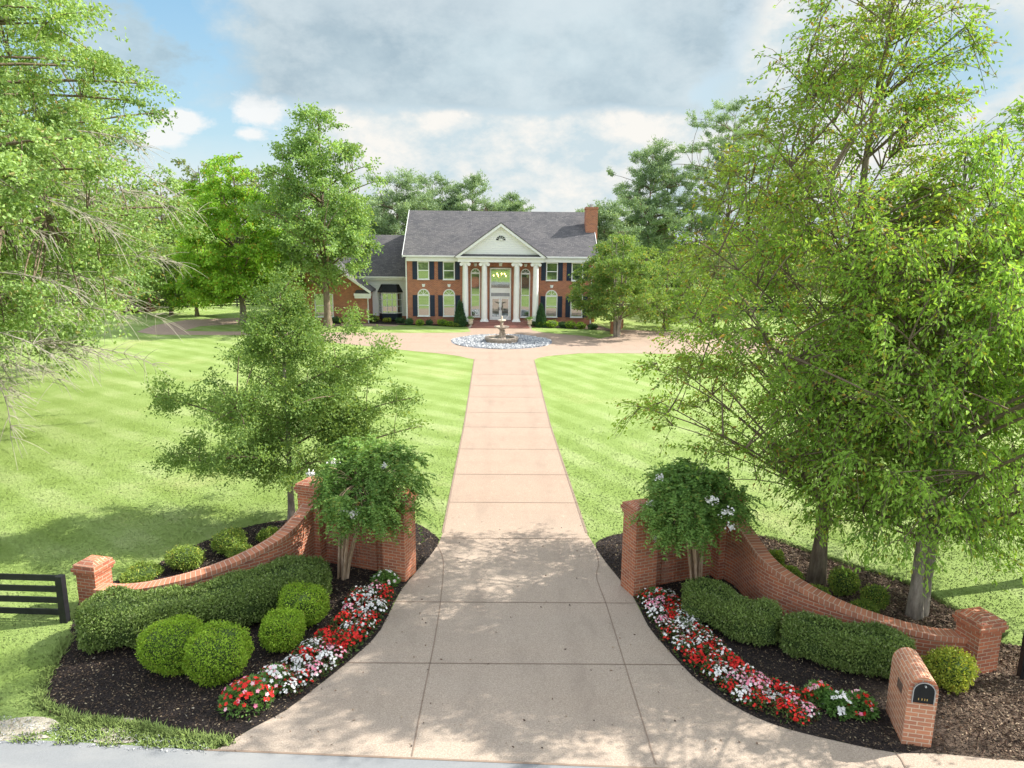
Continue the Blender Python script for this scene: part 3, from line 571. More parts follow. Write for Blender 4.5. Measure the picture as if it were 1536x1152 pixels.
m=MB(); m.rod((0,-.55,1.11),(0,-.59,1.11),.016,8); m.build('knob',M['metal'],dr_)
for x in (-.07,-.02,.02,.055): m=MB(); m.box(x-.006,x+.006,-.556,-.549,.85,.885); m.build('digit',M['gold'],mbx)
m=MB(); m.box(-.228,-.217,-.26,-.04,.74,.90); m.build('side_plaque',plain('dark_weathered_plaque',(.14,.09,.07),.8,0,.5,30),mbx)
# ---- board fences
def fence(name,label,p0,p1,npost,h,rails,rail_h=.13,post_w=.12,over=.0):
    p0=np.array(p0);p1=np.array(p1); L=np.linalg.norm(p1-p0); a=math.atan2(*(p1-p0)[::-1]); root=empty(name,(*p0,0),a,label=label,cat='fence'); po=None
    for i in range(npost):
        x=L*i/(npost-1)
        if po is None: m=MB(); m.box(-post_w/2,post_w/2,-post_w/2,post_w/2,-.05,h); po=m.build('post',M['black'],root)
        else: q=po.copy(); COL.objects.link(q); q.parent=root; q.location=(x,0,0)
    r=None
    for z in rails:
        if r is None: m=MB(); m.box(-over,L+over,-post_w/2-.035,-post_w/2-.003,-rail_h/2,rail_h/2); r=m.build('rail',M['black'],root); r.location=(0,0,z)
        else: q=r.copy(); COL.objects.link(q); q.parent=root; q.location=(0,0,z)
    return root
fence('board_fence','black four-board fence running off from the low end pier beside the long hedge',(-8.98,13.95),(-19.0,14.55),5,1.04,(.94,.69,.44,.17),.13,.14)
fence('board_fence','black fence post and boards beyond the right end pier at the picture edge',(9.87,11.9),(20,10.9),5,1.25,(1.1,.82,.54,.26))
fence('board_fence','long black pasture fence behind the far lawn and the driveway loop',(-52,70.5),(-13.5,88),26,1.3,(1.15,.82,.5,.2),.14,.14)
fence('board_fence','black pasture fence on the lawn beyond the right side of the house',(9.5,82),(60,78),26,1.3,(1.15,.82,.5,.2),.14,.14)
# ================================================================== HOUSE
XC=.35; H0=empty('brick_house',(XC,66,0),0,label='two-storey red brick house with white columned portico and grey shingle roof',cat='house')
W_=8.45
def arch(w,z0,z1,n=12,off=0.):
    r=w/2+off; sp=z1-w/2
    return [(-r,z0-off),(r,z0-off),(r,sp)]+[(r*math.cos(a),sp+r*math.sin(a)) for a in np.linspace(0,math.pi,n)][1:-1]+[(-r,sp)]
def rect(w,z0,z1,off=0.): return [(-w/2-off,z0-off),(w/2+off,z0-off),(w/2+off,z1+off),(-w/2-off,z1+off)]
def ringm(mb,outer,inner,y0,y1):
    n=len(outer); v=[(x,y0,z) for x,z in outer]+[(x,y0,z) for x,z in inner]+[(x,y1,z) for x,z in outer]+[(x,y1,z) for x,z in inner]; f=[]
    for i in range(n): j=(i+1)%n; f+=[(i,j,n+j,n+i),(i,2*n+i,2*n+j,j),(n+i,n+j,3*n+j,3*n+i)]
    mb.add(v,f)
def window(x,y,z0,z1,w,kind='rect',shut=True,key=True,bars=True,parent=None,mid=None):
    fr=.085; o_=(arch if kind=='arch' else rect)(w,z0,z1); i_=(arch(w-2*fr,z0+fr,z1-fr) if kind=='arch' else rect(w-2*fr,z0+fr,z1-fr))
    m=MB(); ringm(m,o_,i_,-.10,-.002); m.box(-w/2-.04,w/2+.04,-.14,-.101,z0-.05,z0+.02)
    zm=mid if mid else (z0+(z1-w/2 if kind=='arch' else z1))/2
    m.box(-w/2+fr,w/2-fr,-.085,-.045,zm-.035,zm+.035)
    if kind=='arch':
        sp=z1-w/2; m.box(-w/2+fr,w/2-fr,-.09,-.04,sp-.08,sp+.06)
        for a in (45,90,135): c,s=math.cos(R_(a)),math.sin(R_(a)); T=Matrix.Translation((0,-.06,sp+.04))@Matrix.Rotation(-R_(a-90),4,'Y'); m.box(-.013,.013,-.02,.02,0,w/2-fr-.02,T)
    f=m.build('window',M['white'],parent or H0); f.location=(x,y,0)
    m=MB(); m.prism((arch(w-2*fr,z0+fr,z1-fr) if kind=='arch' else rect(w-2*fr,z0+fr,z1-fr)),-.045,-.02); m.build('pane',M['glass'],f)
    if shut:
        zt=(z1-w/2-.02 if kind=='arch' else z1)
        for s in (-1,1):
            m=MB(); x0=s*(w/2+.03) if s>0 else -w/2-.03-.42; m.box(x0,x0+.42,-.05,-.003,z0,zt)
            for q in range(int((zt-z0-.2)/.09)):
                z=z0+.1+q*.09; m.box(x0+.05,x0+.37,-.065,-.051,z,z+.045)
            m.build('shutter',M['shutter'],f)
    if key:
        m=MB(); zk=z1+.17; m.add([(-.10,-.07,zk),(.10,-.07,zk),(.15,-.07,zk+.26),(-.15,-.07,zk+.26),(-.10,-.002,zk),(.10,-.002,zk),(.15,-.002,zk+.26),(-.15,-.002,zk+.26)],[(0,1,2,3),(0,4,5,1),(1,5,6,2),(2,6,7,3),(3,7,4,0),(4,7,6,5)]); m.build('keystone',M['white'],f)
    return f
# walls
m=MB(); m.box(-W_,-1.0,0,11,-.1,6.12); m.box(1.0,W_,0,11,-.1,6.12); m.box(-1.0,1.0,0,.4,5.22,6.12); m.box(-1.0,1.0,4.2,11,-.1,6.12); m.box(-1.0,1.0,.001,4.2,-.1,.44)
# gable ends above the eaves
for s in (-1,1):
    x0,x1=(s*W_,s*(W_-.25)); m.add([(x,y,z) for x in (x0,x1) for y,z in ((0,6.12),(11,6.12),(5.5,10.05))],[(0,1,2),(3,5,4),(0,3,4,1),(1,4,5,2),(2,5,3,0)])
wall=m.build('wall',M['house_brick'],H0)
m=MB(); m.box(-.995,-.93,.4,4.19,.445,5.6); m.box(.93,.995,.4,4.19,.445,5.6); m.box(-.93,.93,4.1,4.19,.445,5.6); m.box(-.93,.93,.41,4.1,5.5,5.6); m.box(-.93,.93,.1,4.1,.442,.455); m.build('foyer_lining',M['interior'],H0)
# main roof
def gable_roof(name,x0,x1,y0,y1,ze,zr,parent,th=.16,mat='shingle',axis='x'):
    ym=(y0+y1)/2; m=MB(); v=[];
    for x in (x0,x1): v+=[(x,y0,ze),(x,ym,zr),(x,y1,ze),(x,y1,ze-th),(x,ym,zr-th),(x,y0,ze-th)]
    m.add(v,[(0,1,7,6),(1,2,8,7),(2,3,9,8),(3,4,10,9),(4,5,11,10),(5,0,6,11),(0,5,4,1),(1,4,3,2),(6,7,10,11),(7,8,9,10)]); return m.build(name,M[mat],parent)
roof=gable_roof('roof',-8.78,8.78,-.42,11.42,6.24,10.35,H0)
for s in (-1,1):
    m=MB()
    for y0,y1 in ((-.44,5.5),(11.44,5.5)):
        x0,x1=s*8.785,s*8.83; v=[(x,y,z) for x in (x0,x1) for y,z in ((y0,6.02),(y0,6.28),(y1,10.40),(y1,10.14))]; m.add(v,[(0,1,2,3),(7,6,5,4),(0,4,5,1),(1,5,6,2),(2,6,7,3),(3,7,4,0)])
    m.build('rake_board',M['white'],roof)
for a,b in ((-8.8,-3.95),(3.95,8.8)): m=MB(); m.box(a,b,-.56,-.40,6.10,6.24); m.build('gutter',M['white'],roof)
for a,b in ((-8.47,-3.8),(3.8,8.47)): m=MB(); m.box(a,b,-.38,-.002,5.72,6.08); m.build('cornice',M['white'],H0)
# chimney
m=MB(); m.box(7.95,9.05,2.7,3.9,-.1,10.55); m.box(7.90,9.10,2.65,3.95,10.552,10.64); m.box(7.93,9.07,2.68,3.92,10.642,10.74); ch=m.build('chimney',M['house_brick'],H0)
m=MB(); m.lathe([(.13,10.73),(.13,10.95),(.22,10.96),(.22,11.0),(.05,11.06)],12,8.5,3.3); m.build('flue',M['metal'],ch)
# porch floor & steps
m=MB(); m.box(-3.95,3.95,-1.6,-.002,-.05,.45)
m.build('porch',M['step_brick'],H0)
m=MB()
for k in range(3): m.box(-2.35-.12*k,2.35+.12*k,-1.602-.34*(k+1),-1.602-.34*k if True else 0,-.05,.45-.15*k-.12 if k<0 else .34-.11*k)
m.build('steps',M['step_brick'],H0)
# entablature + pediment
m=MB(); m.box(-3.78,3.78,-1.66,-.38,5.73,6.06); m.box(-3.86,3.86,-1.74,-.38,6.062,6.12); m.box(-3.98,3.98,-1.86,-.382,6.122,6.23); ent=m.build('entablature',M['white'],H0)
m=MB(); m.box(-3.78,3.78,-1.745,-1.661,6.063,6.10)
for i in range(44): x=-3.75+i*7.5/43; m.box(x-.04,x+.04,-1.80,-1.742,6.063,6.118)
m.build('dentils',M['white'],ent)
ap=9.12; hw=4.02
m=MB(); m.prism([(-hw+.35,6.26),(hw-.35,6.26),(0,ap-.27)],-1.45,-1.35); pd=m.build('pediment',M['siding'],H0)
m=MB()
for s in (-1,1):
    v=[(x,y,z) for y in (-1.86,-1.30) for x,z in ((s*hw,6.235),(s*(hw-.42),6.235),(0,ap-.29),(0,ap))]; m.add(v,[(0,1,2,3),(7,6,5,4),(0,4,5,1),(1,5,6,2),(2,6,7,3),(3,7,4,0)])
rk=m.build('rake_board',M['white'],pd)
m=MB(); m.add([(-3.5,-1.80,6.25),(3.5,-1.80,6.25),(3.35,-1.452,6.42),(-3.35,-1.452,6.42)],[(0,1,2,3)]); m.build('ledge_shingles',M['shingle'],pd)
m=MB(); yb=3.55
for s in (-1,1): v=[(s*(hw+.08),-1.90,6.19),(0,-1.90,ap+.06),(0,yb,ap+.06),(s*(hw+.08),-.42,6.21),(s*(hw+.08),-1.90,6.11),(0,-1.90,ap-.03),(0,yb,ap-.03),(s*(hw+.08),-.42,6.13)]; m.add(v,[(0,1,2,3),(4,7,6,5),(0,4,5,1),(1,5,6,2),(2,6,7,3),(3,7,4,0)])
m.build('portico_roof',M['shingle'],pd)
m=MB(); m.prism([(.42*math.cos(a),7.62+.42*math.sin(a)) for a in np.linspace(0,math.pi,13)],-1.475,-1.452); vn=m.build('vent',M['dark_metal'],pd)
m=MB()
for a in (0,30,60,90,120,150,180): T=Matrix.Translation((0,-1.49,7.62))@Matrix.Rotation(-R_(a-90),4,'Y'); m.box(-.018,.018,-.012,.012,.0,.42,T)
m.box(-.13,.13,-1.50,-1.478,7.62,7.72); m.build('vent_spokes',M['white'],vn)
# columns
def column(x):
    m=MB(); n=24; prof=[(.335,.565),(.30,.60),(.30,.63),(.272,.66)]; m.lathe([(.34,.53),(.34,.60),(.30,.64),(.30,.68),(.275,.70),(.275,.9),(.27,2.6),(.235,5.46)],n); o=m.build('column',M['white'],H0); o.location=(x,-1.25,0)
    m=MB(); m.box(-.38,.38,-.38,.38,.452,.53); m.build('base',M['white'],o)
    m=MB(); m.box(-.36,.36,-.28,.28,5.66,5.728); m.box(-.30,.30,-.26,.26,5.52,5.659); m.lathe([(.235,5.46),(.28,5.50),(.28,5.53)],20)
    for s in (-1,1):
        for yy in (-1,): 
            T=Matrix.Translation((s*.34,-.29,5.53))@Matrix.Rotation(R_(-90),4,'X'); m.lathe([(.145,0),(.145,.58)],18,M_=T)
            T=Matrix.Translation((s*.34,-.305,5.53))@Matrix.Rotation(R_(-90),4,'X'); m.lathe([(.05,0),(.05,.02)],10,M_=T)
    m.build('capital',M['white'],o)
    # flutes: fine vertical fillets
    m=MB()
    for k in range(12):
        a=2*math.pi*k/12; m.add([(.273*math.cos(a+d),.273*math.sin(a+d),.95) for d in (-.05,.05)]+[(.245*math.cos(a+d)*1.0,.245*math.sin(a+d),5.4) for d in (.05,-.05)],[(0,1,2,3)])
    m.build('fluting',M['white'],o)
for x in (-3.14,-1.44,1.44,3.14): column(x)
# windows
for s in (-1,1):
    for x in (4.67,6.98):
        window(s*x,0,4.08,5.70,1.06,key=False)
        window(s*x,0,.75,3.24,1.10,'arch',mid=1.75)
    window(s*2.27,0,.72,5.13,.86,'arch',shut=False,mid=2.72)
# central bay: tall window over double doors
m=MB(); ringm(m,rect(1.94,.46,5.18),rect(1.70,.56,5.06),-.10,.10); m.box(-.85,.85,-.09,.09,3.28,3.36); m.box(-.85,.85,-.06,.06,2.93,3.279); m.box(-.85,.85,-.09,.09,2.52,2.62)
bay=m.build('entrance_bay',M['white'],H0)
m=MB(); m.box(-.85,.85,-.05,.0,2.62,2.929); m.build('transom_panel',plain('grey_transom',(.32,.33,.35),.6),bay)
m=MB(); m.box(-.85,.85,-.02,.0,3.361,5.059); m.build('pane',M['clear'],bay)
m=MB()
m=MB(); m.add([(-.12,-.07,5.34),(.12,-.07,5.34),(.17,-.07,5.62),(-.17,-.07,5.62),(-.12,-.002,5.34),(.12,-.002,5.34),(.17,-.002,5.62),(-.17,-.002,5.62)],[(0,1,2,3),(0,4,5,1),(1,5,6,2),(2,6,7,3),(3,7,4,0),(4,7,6,5)]); m.build('keystone',M['white'],bay)
for s in (-1,1):
    m=MB(); x0,x1=(s*.005,s*.845); a,b=min(x0,x1),max(x0,x1); o_=[(a,.565),(b,.565),(b,2.515),(a,2.515)]; i_=[(a+.12,.78),(b-.12,.78),(b-.12,2.38),(a+.12,2.38)]; ringm(m,o_,i_,-.06,.0); d=m.build('front_door',M['white'],H0)
    m=MB(); m.prism([(a+.12,.78),(b-.12,.78),(b-.12,2.38),(a+.12,2.38)],-.04,-.02); m.build('pane',M['glass'],d)
    m=MB(); m.rod((s*.1,-.10,1.35),(s*.1,-.10,1.62),.022); m.rod((s*.1,-.06,1.48),(s*.1,-.12,1.48),.02); m.build('handle',M['dark_metal'],d)
# downspouts
for x in (-8.52,8.3):
    m=MB(); m.box(x-.05,x+.05,-.12,-.02,.15,6.0); m.build('downspout',M['white'],H0)
# wing in white siding
wy=3.0
m=MB(); m.box(-13.6,-8.46,wy,wy+9,.42,4.05); m.build('wing_wall',M['siding'],H0)
m=MB(); m.box(-13.6,-8.46,wy+.02,wy+8.98,-.1,.418); m.build('wing_foundation',M['house_brick'],H0)
wr=gable_roof('wing_roof',-20.5,-8.46,wy-.35,wy+9.35,4.18,8.0,H0)
m=MB(); m.box(-13.7,-8.6,wy-.48,wy-.33,4.03,4.16); m.box(-13.6,-8.47,wy-.33,wy-.002,3.86,4.028); m.build('gutter',M['white'],wr)
m=MB(); m.box(-8.66,-8.56,wy-.10,wy-.002,.4,3.85); m.build('corner_board',M['white'],H0)
# bay window on the wing
m=MB(); x0,x1=-11.55,-9.35; yb=wy-.55
def barr(m,a,b,z0,z1,nx,nz,t=.05):
    a=np.array(a);b=np.array(b);L=np.linalg.norm(b-a);an=math.atan2(*(b-a)[::-1]);T=Matrix.Translation((*a,0))@Matrix.Rotation(an,4,'Z')
    for i in range(nx+1): x=L*i/nx; w=t if i in (0,nx) else t*.6; m.box(x-w,x+w,-.05,.03,z0,z1,T)
    for j in range(nz+1): z=z0+(z1-z0)*j/nz; w=t if j in (0,nz) else t*.4; m.box(0,L,-.045,.025,z-w,z+w,T)
    return T,L
q=[(x0,wy),(x0+.4,yb),(x1-.4,yb),(x1,wy)]
barr(m,q[0],q[1],.75,2.62,1,3); barr(m,q[1],q[2],.75,2.62,3,3); barr(m,q[2],q[3],.75,2.62,1,3); bw=m.build('bay_window',M['white'],H0)
m=MB(); v=[(x,y,z) for z in (.76,2.6) for x,y in [(x0+.02,wy-.003),(x0+.41,yb+.02),(x1-.41,yb+.02),(x1-.02,wy-.003)]]; m.add(v,[(0,1,5,4),(1,2,6,5),(2,3,7,6)]); m.build('pane',M['glass'],bw)
m=MB(); v=[(x,y,z) for z in (.10,.68) for x,y in [(x0+.02,wy-.003),(x0+.38,yb-.01),(x1-.38,yb-.01),(x1-.02,wy-.003)]]; m.add(v,[(0,1,5,4),(1,2,6,5),(2,3,7,6),(4,5,6,7),(3,2,1,0)]); m.build('skirt_panel',M['navy'],bw)
m=MB(); v=[(x0-.12,wy-.003,2.68),(x0+.3,yb-.15,2.68),(x1-.3,yb-.15,2.68),(x1+.12,wy-.003,2.68),(x0+.25,wy-.003,3.42),(x1-.25,wy-.003,3.42),(x0+.5,wy-.2,3.42),(x1-.5,wy-.2,3.42)]; m.add(v,[(0,1,6,4),(1,2,7,6),(2,3,5,7),(4,6,7,5),(0,3,2,1)]); m.build('metal_awning',M['dark_metal'],bw)
# brick gable of the garage wing
gy=.5; gx=-16.15; gw=4.0
m=MB(); m.prism([(gx-gw,-.1),(gx+gw,-.1),(gx+gw,2.9),(gx,2.9+gw*.70),(gx-gw,2.9)],gy,gy+10); m.build('garage_wall',M['house_brick'],H0)
m=MB(); e=gw+.35; zr=2.85+e*.7
for s in (-1,1): v=[(gx+s*e,gy-.35,2.85),(gx,gy-.35,zr),(gx,gy+9,zr),(gx+s*e,gy+9,2.85),(gx+s*e,gy-.35,2.99),(gx,gy-.35,zr+.15),(gx,gy+9,zr+.15),(gx+s*e,gy+9,2.99)]; m.add(v,[(0,1,2,3),(4,7,6,5),(0,4,5,1),(1,5,6,2),(2,6,7,3),(3,7,4,0)])
grf=m.build('garage_roof',M['shingle'],H0)
m=MB()
for s in (-1,1):
    v=[(gx+s*a,y,z) for y in (gy-.40,gy-.352) for a,z in ((e,2.70),(e,2.96),(0,zr+.12),(0,zr-.2))]; m.add(v,[(0,1,2,3),(7,6,5,4),(0,4,5,1),(1,5,6,2),(2,6,7,3),(3,7,4,0)])
    a,b=sorted((gx+s*(e),gx+s*(e-1.55))); m.box(a,b,gy-.34,gy-.003,2.52,2.74); m.box(a+.05,b-.05,gy-.28,gy-.003,2.3,2.518)
m.build('rake_board',M['white'],grf)
m=MB(); m.add([(gx+e,gy-.33,2.745),(gx+e-1.5,gy-.33,2.745),(gx+e-1.35,gy-.004,3.05),(gx+e-.1,gy-.004,3.05)],[(0,1,2,3)]); m.build('cornice_return_shingles',M['shingle'],grf)
window(gx-.0,gy,.55,2.65,1.7,shut=False,key=False); 
m=MB(); m.box(gx+gw-.02,gx+gw+.06,gy-.06,gy-.002,-.05,2.29); m.build('corner_board',M['white'],H0)
# low retaining wall at the right
rw=empty('retaining_wall',(9.9,60.3,0),0,label='low red brick wall running out from the right corner of the house',cat='wall')
m=MB(); T=Matrix.Rotation(R_(72),4,'Z'); m.box(-.0,4.8,-.15,.15,-.05,.75,T); m.box(-.25,.25,-.25,.25,-.05,.95,Matrix.Identity(4)); m.build('wall_body',M['brick'],rw)
m=MB(); m.box(-.28,.28,-.28,.28,.952,1.03); m.build('cap',M['coping'],rw)
# ---- chandelier
cd=empty('chandelier',(XC,67.3,4.35),0,label='lit brass chandelier hanging behind the tall window over the front doors',cat='chandelier')
m=MB(); m.rod((0,0,.2),(0,0,1.14),.012); m.lathe([(.02,-.12),(.07,-.02),(.03,.1),(.05,.2),(.02,.3)],12)
for k in range(10):
    a=k*math.pi/5; rr,zz=(.62,-.02) if k%2 else (.38,.16); pts=[(0,0,0),(rr*.55*math.cos(a),rr*.55*math.sin(a),-.15+zz),(rr*math.cos(a),rr*math.sin(a),zz)]
    for i in range(2): m.rod(pts[i],pts[i+1],.012,6)
m.build('chandelier_arms',M['gold'],cd)
for k in range(10):
    a=k*math.pi/5; rr,zz=(.62,-.02) if k%2 else (.38,.16); m=MB(); m.lathe([(.01,0),(.045,.04),(.045,.1),(.01,.16)],8); b=m.build('bulb',M['bulb'],cd,True); b.location=(rr*math.cos(a),rr*math.sin(a),zz)
# ---- fountain
ft=empty('fountain',(.42,55.3,0),0,label='tiered stone fountain in a low round basin ringed by white stones',cat='fountain')
m=MB(); m.lathe([(1.22,0),(1.22,.20),(1.30,.21),(1.30,.36),(1.02,.36),(1.02,.05),(.0,.05)],40); m.build('basin',M['stone'],ft)
m=MB(); m.lathe([(1.015,.26),(.02,.262)],32); m.build('water',glass('basin_water',(.03,.04,.035),.3).m,ft)
m=MB(); m.lathe([(.34,.10),(.34,.3),(.22,.38),(.16,.5)],16)
for a in (0,120,240):
    c,s=.19*math.cos(R_(a)),.19*math.sin(R_(a)); m.lathe([(.10,.3),(.13,.45),(.11,.62),(.07,.72),(.085,.82),(.05,.90)],10,c,s)
m.lathe([(.12,.3),(.10,.8),(.20,.95)],14); m.build('pedestal',M['stone'],ft,True)
m=MB(); m.lathe([(.18,.93),(.30,1.0),(.52,1.08),(.60,1.15),(.60,1.19),(.52,1.17),(.2,1.1),(.10,1.1),(.14,1.2),(.10,1.35),(.13,1.5),(.08,1.55)],28); m.build('lower_bowl',M['stone'],ft,True)
m=MB(); m.lathe([(.08,1.54),(.2,1.58),(.32,1.65),(.32,1.68),(.2,1.66),(.06,1.64),(.09,1.74),(.05,1.84),(.08,1.90),(.02,2.0)],22); m.build('upper_bowl',M['pale_stone'],ft,True)
g=np.random.default_rng(4); n=5200; a=g.random(n)*6.283; r=1.35+2.55*np.sqrt(g.random(n)); r=np.where(r>3.85+.12*np.sin(a*7),r*.8,r)
pp=np.stack([.42+r*np.cos(a),55.3+r*np.sin(a),.02+.05*g.random(n)],1)
# faceted little stones: octahedra
o8=np.array([(1,0,0),(0,1,0),(-1,0,0),(0,-1,0),(0,0,.8),(0,0,-.8)],float); f8=np.array([(0,1,4),(1,2,4),(2,3,4),(3,0,4),(1,0,5),(2,1,5),(3,2,5),(0,3,5)])
s_=(.035+.05*g.random((n,1,1))); th=g.random(n)*6.28; rot=np.stack([np.stack([np.cos(th),-np.sin(th),0*th],1),np.stack([np.sin(th),np.cos(th),0*th],1),np.stack([0*th,0*th,1+0*th],1)],1)
v=np.einsum('nij,kj->nki',rot,o8)*s_+pp[:,None]; fs=(f8[None]+np.arange(n)[:,None,None]*6).reshape(-1,3); tag(npmesh('gravel',v.reshape(-1,3),fs,M['stones'],None,{'rnd':np.repeat(g.random(n),8)}),kind='stuff')
S('fountain_apron',[(.42+3.9*math.cos(a),55.3+3.9*math.sin(a)) for a in np.linspace(0,2*math.pi,49)[:-1]],.012,plain('pale_gravel_bed',(.24,.25,.28),.9,0,.3,20))
# ---- urns at the steps
def urn(x,label):
    r=empty('planter_urn',(x,63.95,0),0,label=label,cat='planter'); m=MB(); m.box(-.20,.20,-.20,.20,0,.07); m.lathe([(.18,.07),(.11,.18),(.10,.28),(.2,.34)],16); m.box(-.19,.19,-.19,.19,.341,.70); m.box(-.24,.24,-.24,.24,.702,.77); m.build('urn_body',M['pale_stone'],r)
    g=np.random.default_rng(int(x*10)+50); p=g.normal(0,.15,(220,3))*np.array([1.2,1.2,.5])+np.array([0,0,.86]); leaf_obj('plant',p,g.normal(size=(220,3)),.12,.05,M['annual2'],r,None,g)
urn(XC-2.62,'pale stone urn planter at the left end of the brick entrance steps'); urn(XC+2.62,'pale stone urn planter at the right end of the brick entrance steps')
# ================================================================== CLIPPED SHRUBS AND HEDGES
G1='round clipped boxwoods in the left bed'
for (x,y,rx,h,lb,sd) in ((-5.98,12.25,.60,.98,'round lime green boxwood nearest the end of the long hedge, half behind its twin',1),(-5.05,12.0,.60,.98,'round lime green boxwood next to the tall red and pink flower clump',2),
    (-4.15,12.95,.43,.76,'smallest round lime green boxwood, midway along the red and white flower row',3),(-4.0,13.85,.53,.86,'round lime green boxwood nearest the crape myrtle trunks and brick pier',4)):
    clipped('boxwood_shrub',lb,'shrub',x,y,rx*.84,rx*.80,h*.92,'box',10500,.042,.024,G1,sd,3.7,.075,.02)
hedge('hedge','long dark green clipped hedge in front of the brick wall, beside the board fence',[(-8.15,13.15),(-7.2,13.25),(-6.3,13.5),(-5.4,14.0),(-4.6,14.65),(-3.85,15.3)],.64,.78,'hedge',60000,.055,.028,1)
hedge('hedge','dark green clipped hedge directly behind the flowers near the right gate pier',[(4.2,14.35),(4.7,13.85),(5.2,13.3),(5.65,12.95)],.50,.68,'hedge',24000,.055,.028,2)
hedge('hedge','dark green clipped hedge between the curved brick wall and the brick mailbox',[(5.75,12.95),(6.3,12.55),(6.9,12.25),(7.75,11.95)],.50,.68,'hedge',26000,.055,.028,3)
G2='small round shrubs behind the right brick wall'
for i,(u,v,r,h,lb) in enumerate(((1160,856,.20,.5,'small narrow green shrub just behind the right gate pier and wall'),(1185,880,.23,.45,'small round green shrub left of the dark single tree trunk'),(1225,902,.27,.32,'low flat green shrub at the wall in front of the dark single tree trunk'),
    (1263,893,.29,.62,'largest round green shrub, just right of the dark single tree trunk'),(1310,912,.25,.52,'round green shrub between the two tree trunks'),(1293,925,.26,.28,'low green shrub against the wall coping between the two tree trunks'))):
    p=P(u,v); clipped('holly_shrub',lb,'shrub',p[0],p[1],r,r,h,'box2',2600,.05,.03,G2,20+i,2.3,.05,.02)
G3='small shrubs behind the left brick wall'
for i,(u,v,r,h,lb) in enumerate(((280,852,.38,.5,'bushy light green shrub behind the left curved wall, nearest the end pier of the three'),(343,830,.36,.58,'tallest light green shrub in the mulch behind the left curved wall'),(360,838,.30,.30,'low spreading green shrub right at the coping of the left curved wall'),(405,812,.28,.32,'small dark green shrub in the mulch below the young tree'),(213,868,.42,.22,'low grassy green plant at the lawn edge behind the low end pier'))):
    p=P(u,v); clipped('holly_shrub',lb,'shrub',p[0],p[1],r,r,h,'box2',3000,.055,.03,G3,30+i,2.,.08,.03)
p=P(1440,1046); clipped('golden_shrub','round golden yellow shrub on the dry mulch between the mailbox and end pier','shrub',p[0],p[1]+.3,.36,.36,.66,'yellow',5200,.05,.032,None,41,2.2,.11,.035)
# foundation planting at the house
FP=[(-6.9,64.9,.35,.5,'box'),(-6.1,65.3,.3,.45,'conifer'),(-4.9,64.9,.42,.55,'box'),(-4.2,64.7,.35,.45,'box'),(-7.9,65.4,.35,.6,'conifer'),(-2.85,64.6,.45,.55,'conifer'),(-8.9,66.6,.4,.5,'conifer'),(-10.2,67.2,.35,.4,'yellow'),(-11.6,67.4,.6,.6,'box2'),(-13.0,66.0,.6,.8,'box2'),
    (4.0,64.4,.45,.6,'box'),(5.0,64.2,.5,.65,'box'),(5.9,64.1,.3,.5,'conifer'),(6.6,63.8,.45,.6,'box'),(7.5,63.5,.42,.55,'box'),(8.5,63.1,.42,.5,'conifer'),(3.35,64.6,.4,.6,'conifer'),(-14.6,65.9,.5,.6,'conifer'),(-3.6,64.2,.3,.35,'box2')]
FPn=['first','second','third','fourth','fifth','sixth','seventh','eighth','ninth','tenth','eleventh','twelfth','thirteenth']
lf=sorted([f for f in FP if f[0]<0],key=lambda f:-f[0]); rt=sorted([f for f in FP if f[0]>0],key=lambda f:f[0])
cn={'box':'light green','conifer':'dark green','yellow':'yellow','box2':'loose green'}
for side,l in (('left',lf),('right',rt)):
    for i,f in enumerate(l): clipped('foundation_shrub',f'small round {cn[f[4]]} shrub along the house front, {FPn[i]} {side} of the entrance steps','shrub',f[0],f[1],f[2],f[2],f[3],f[4],420,.11,.07,'foundation shrubs along the house front',60+i,2.2,.03,.03)
def cone_shrub(x,y,h,r,lb):
    g=np.random.default_rng(int(x*7)+80); root=empty('cone_evergreen',(x,y,0),0,label=lb,cat='shrub',group='cone-shaped evergreens beside the portico'); n=3800
    z=h*(1-g.random(n)**.55); a=g.random(n)*6.283; R0=r*np.clip((1-z/h),0,1)**.75*(.85+.15*np.sin(a*5+z*4))+.02; p=np.stack([R0*np.cos(a),R0*np.sin(a),z+.05],1)
    leaf_obj('foliage',p,np.stack([np.cos(a)*.6,np.sin(a)*.6,.7+0*a],1)+g.normal(size=(n,3))*.4,.12,.06,M['conifer'],root,None,g)
    m=MB(); m.lathe([(r*.8,.05),(r*.7,h*.3),(r*.35,h*.7),(.02,h*.95)],12); m.build('branch_core',M['core'],root)
cone_shrub(-3.25,64.5,2.35,.62,'dark cone-shaped evergreen beside the leftmost portico column'); cone_shrub(4.0,64.45,2.1,.55,'dark cone-shaped evergreen beside the rightmost portico column')
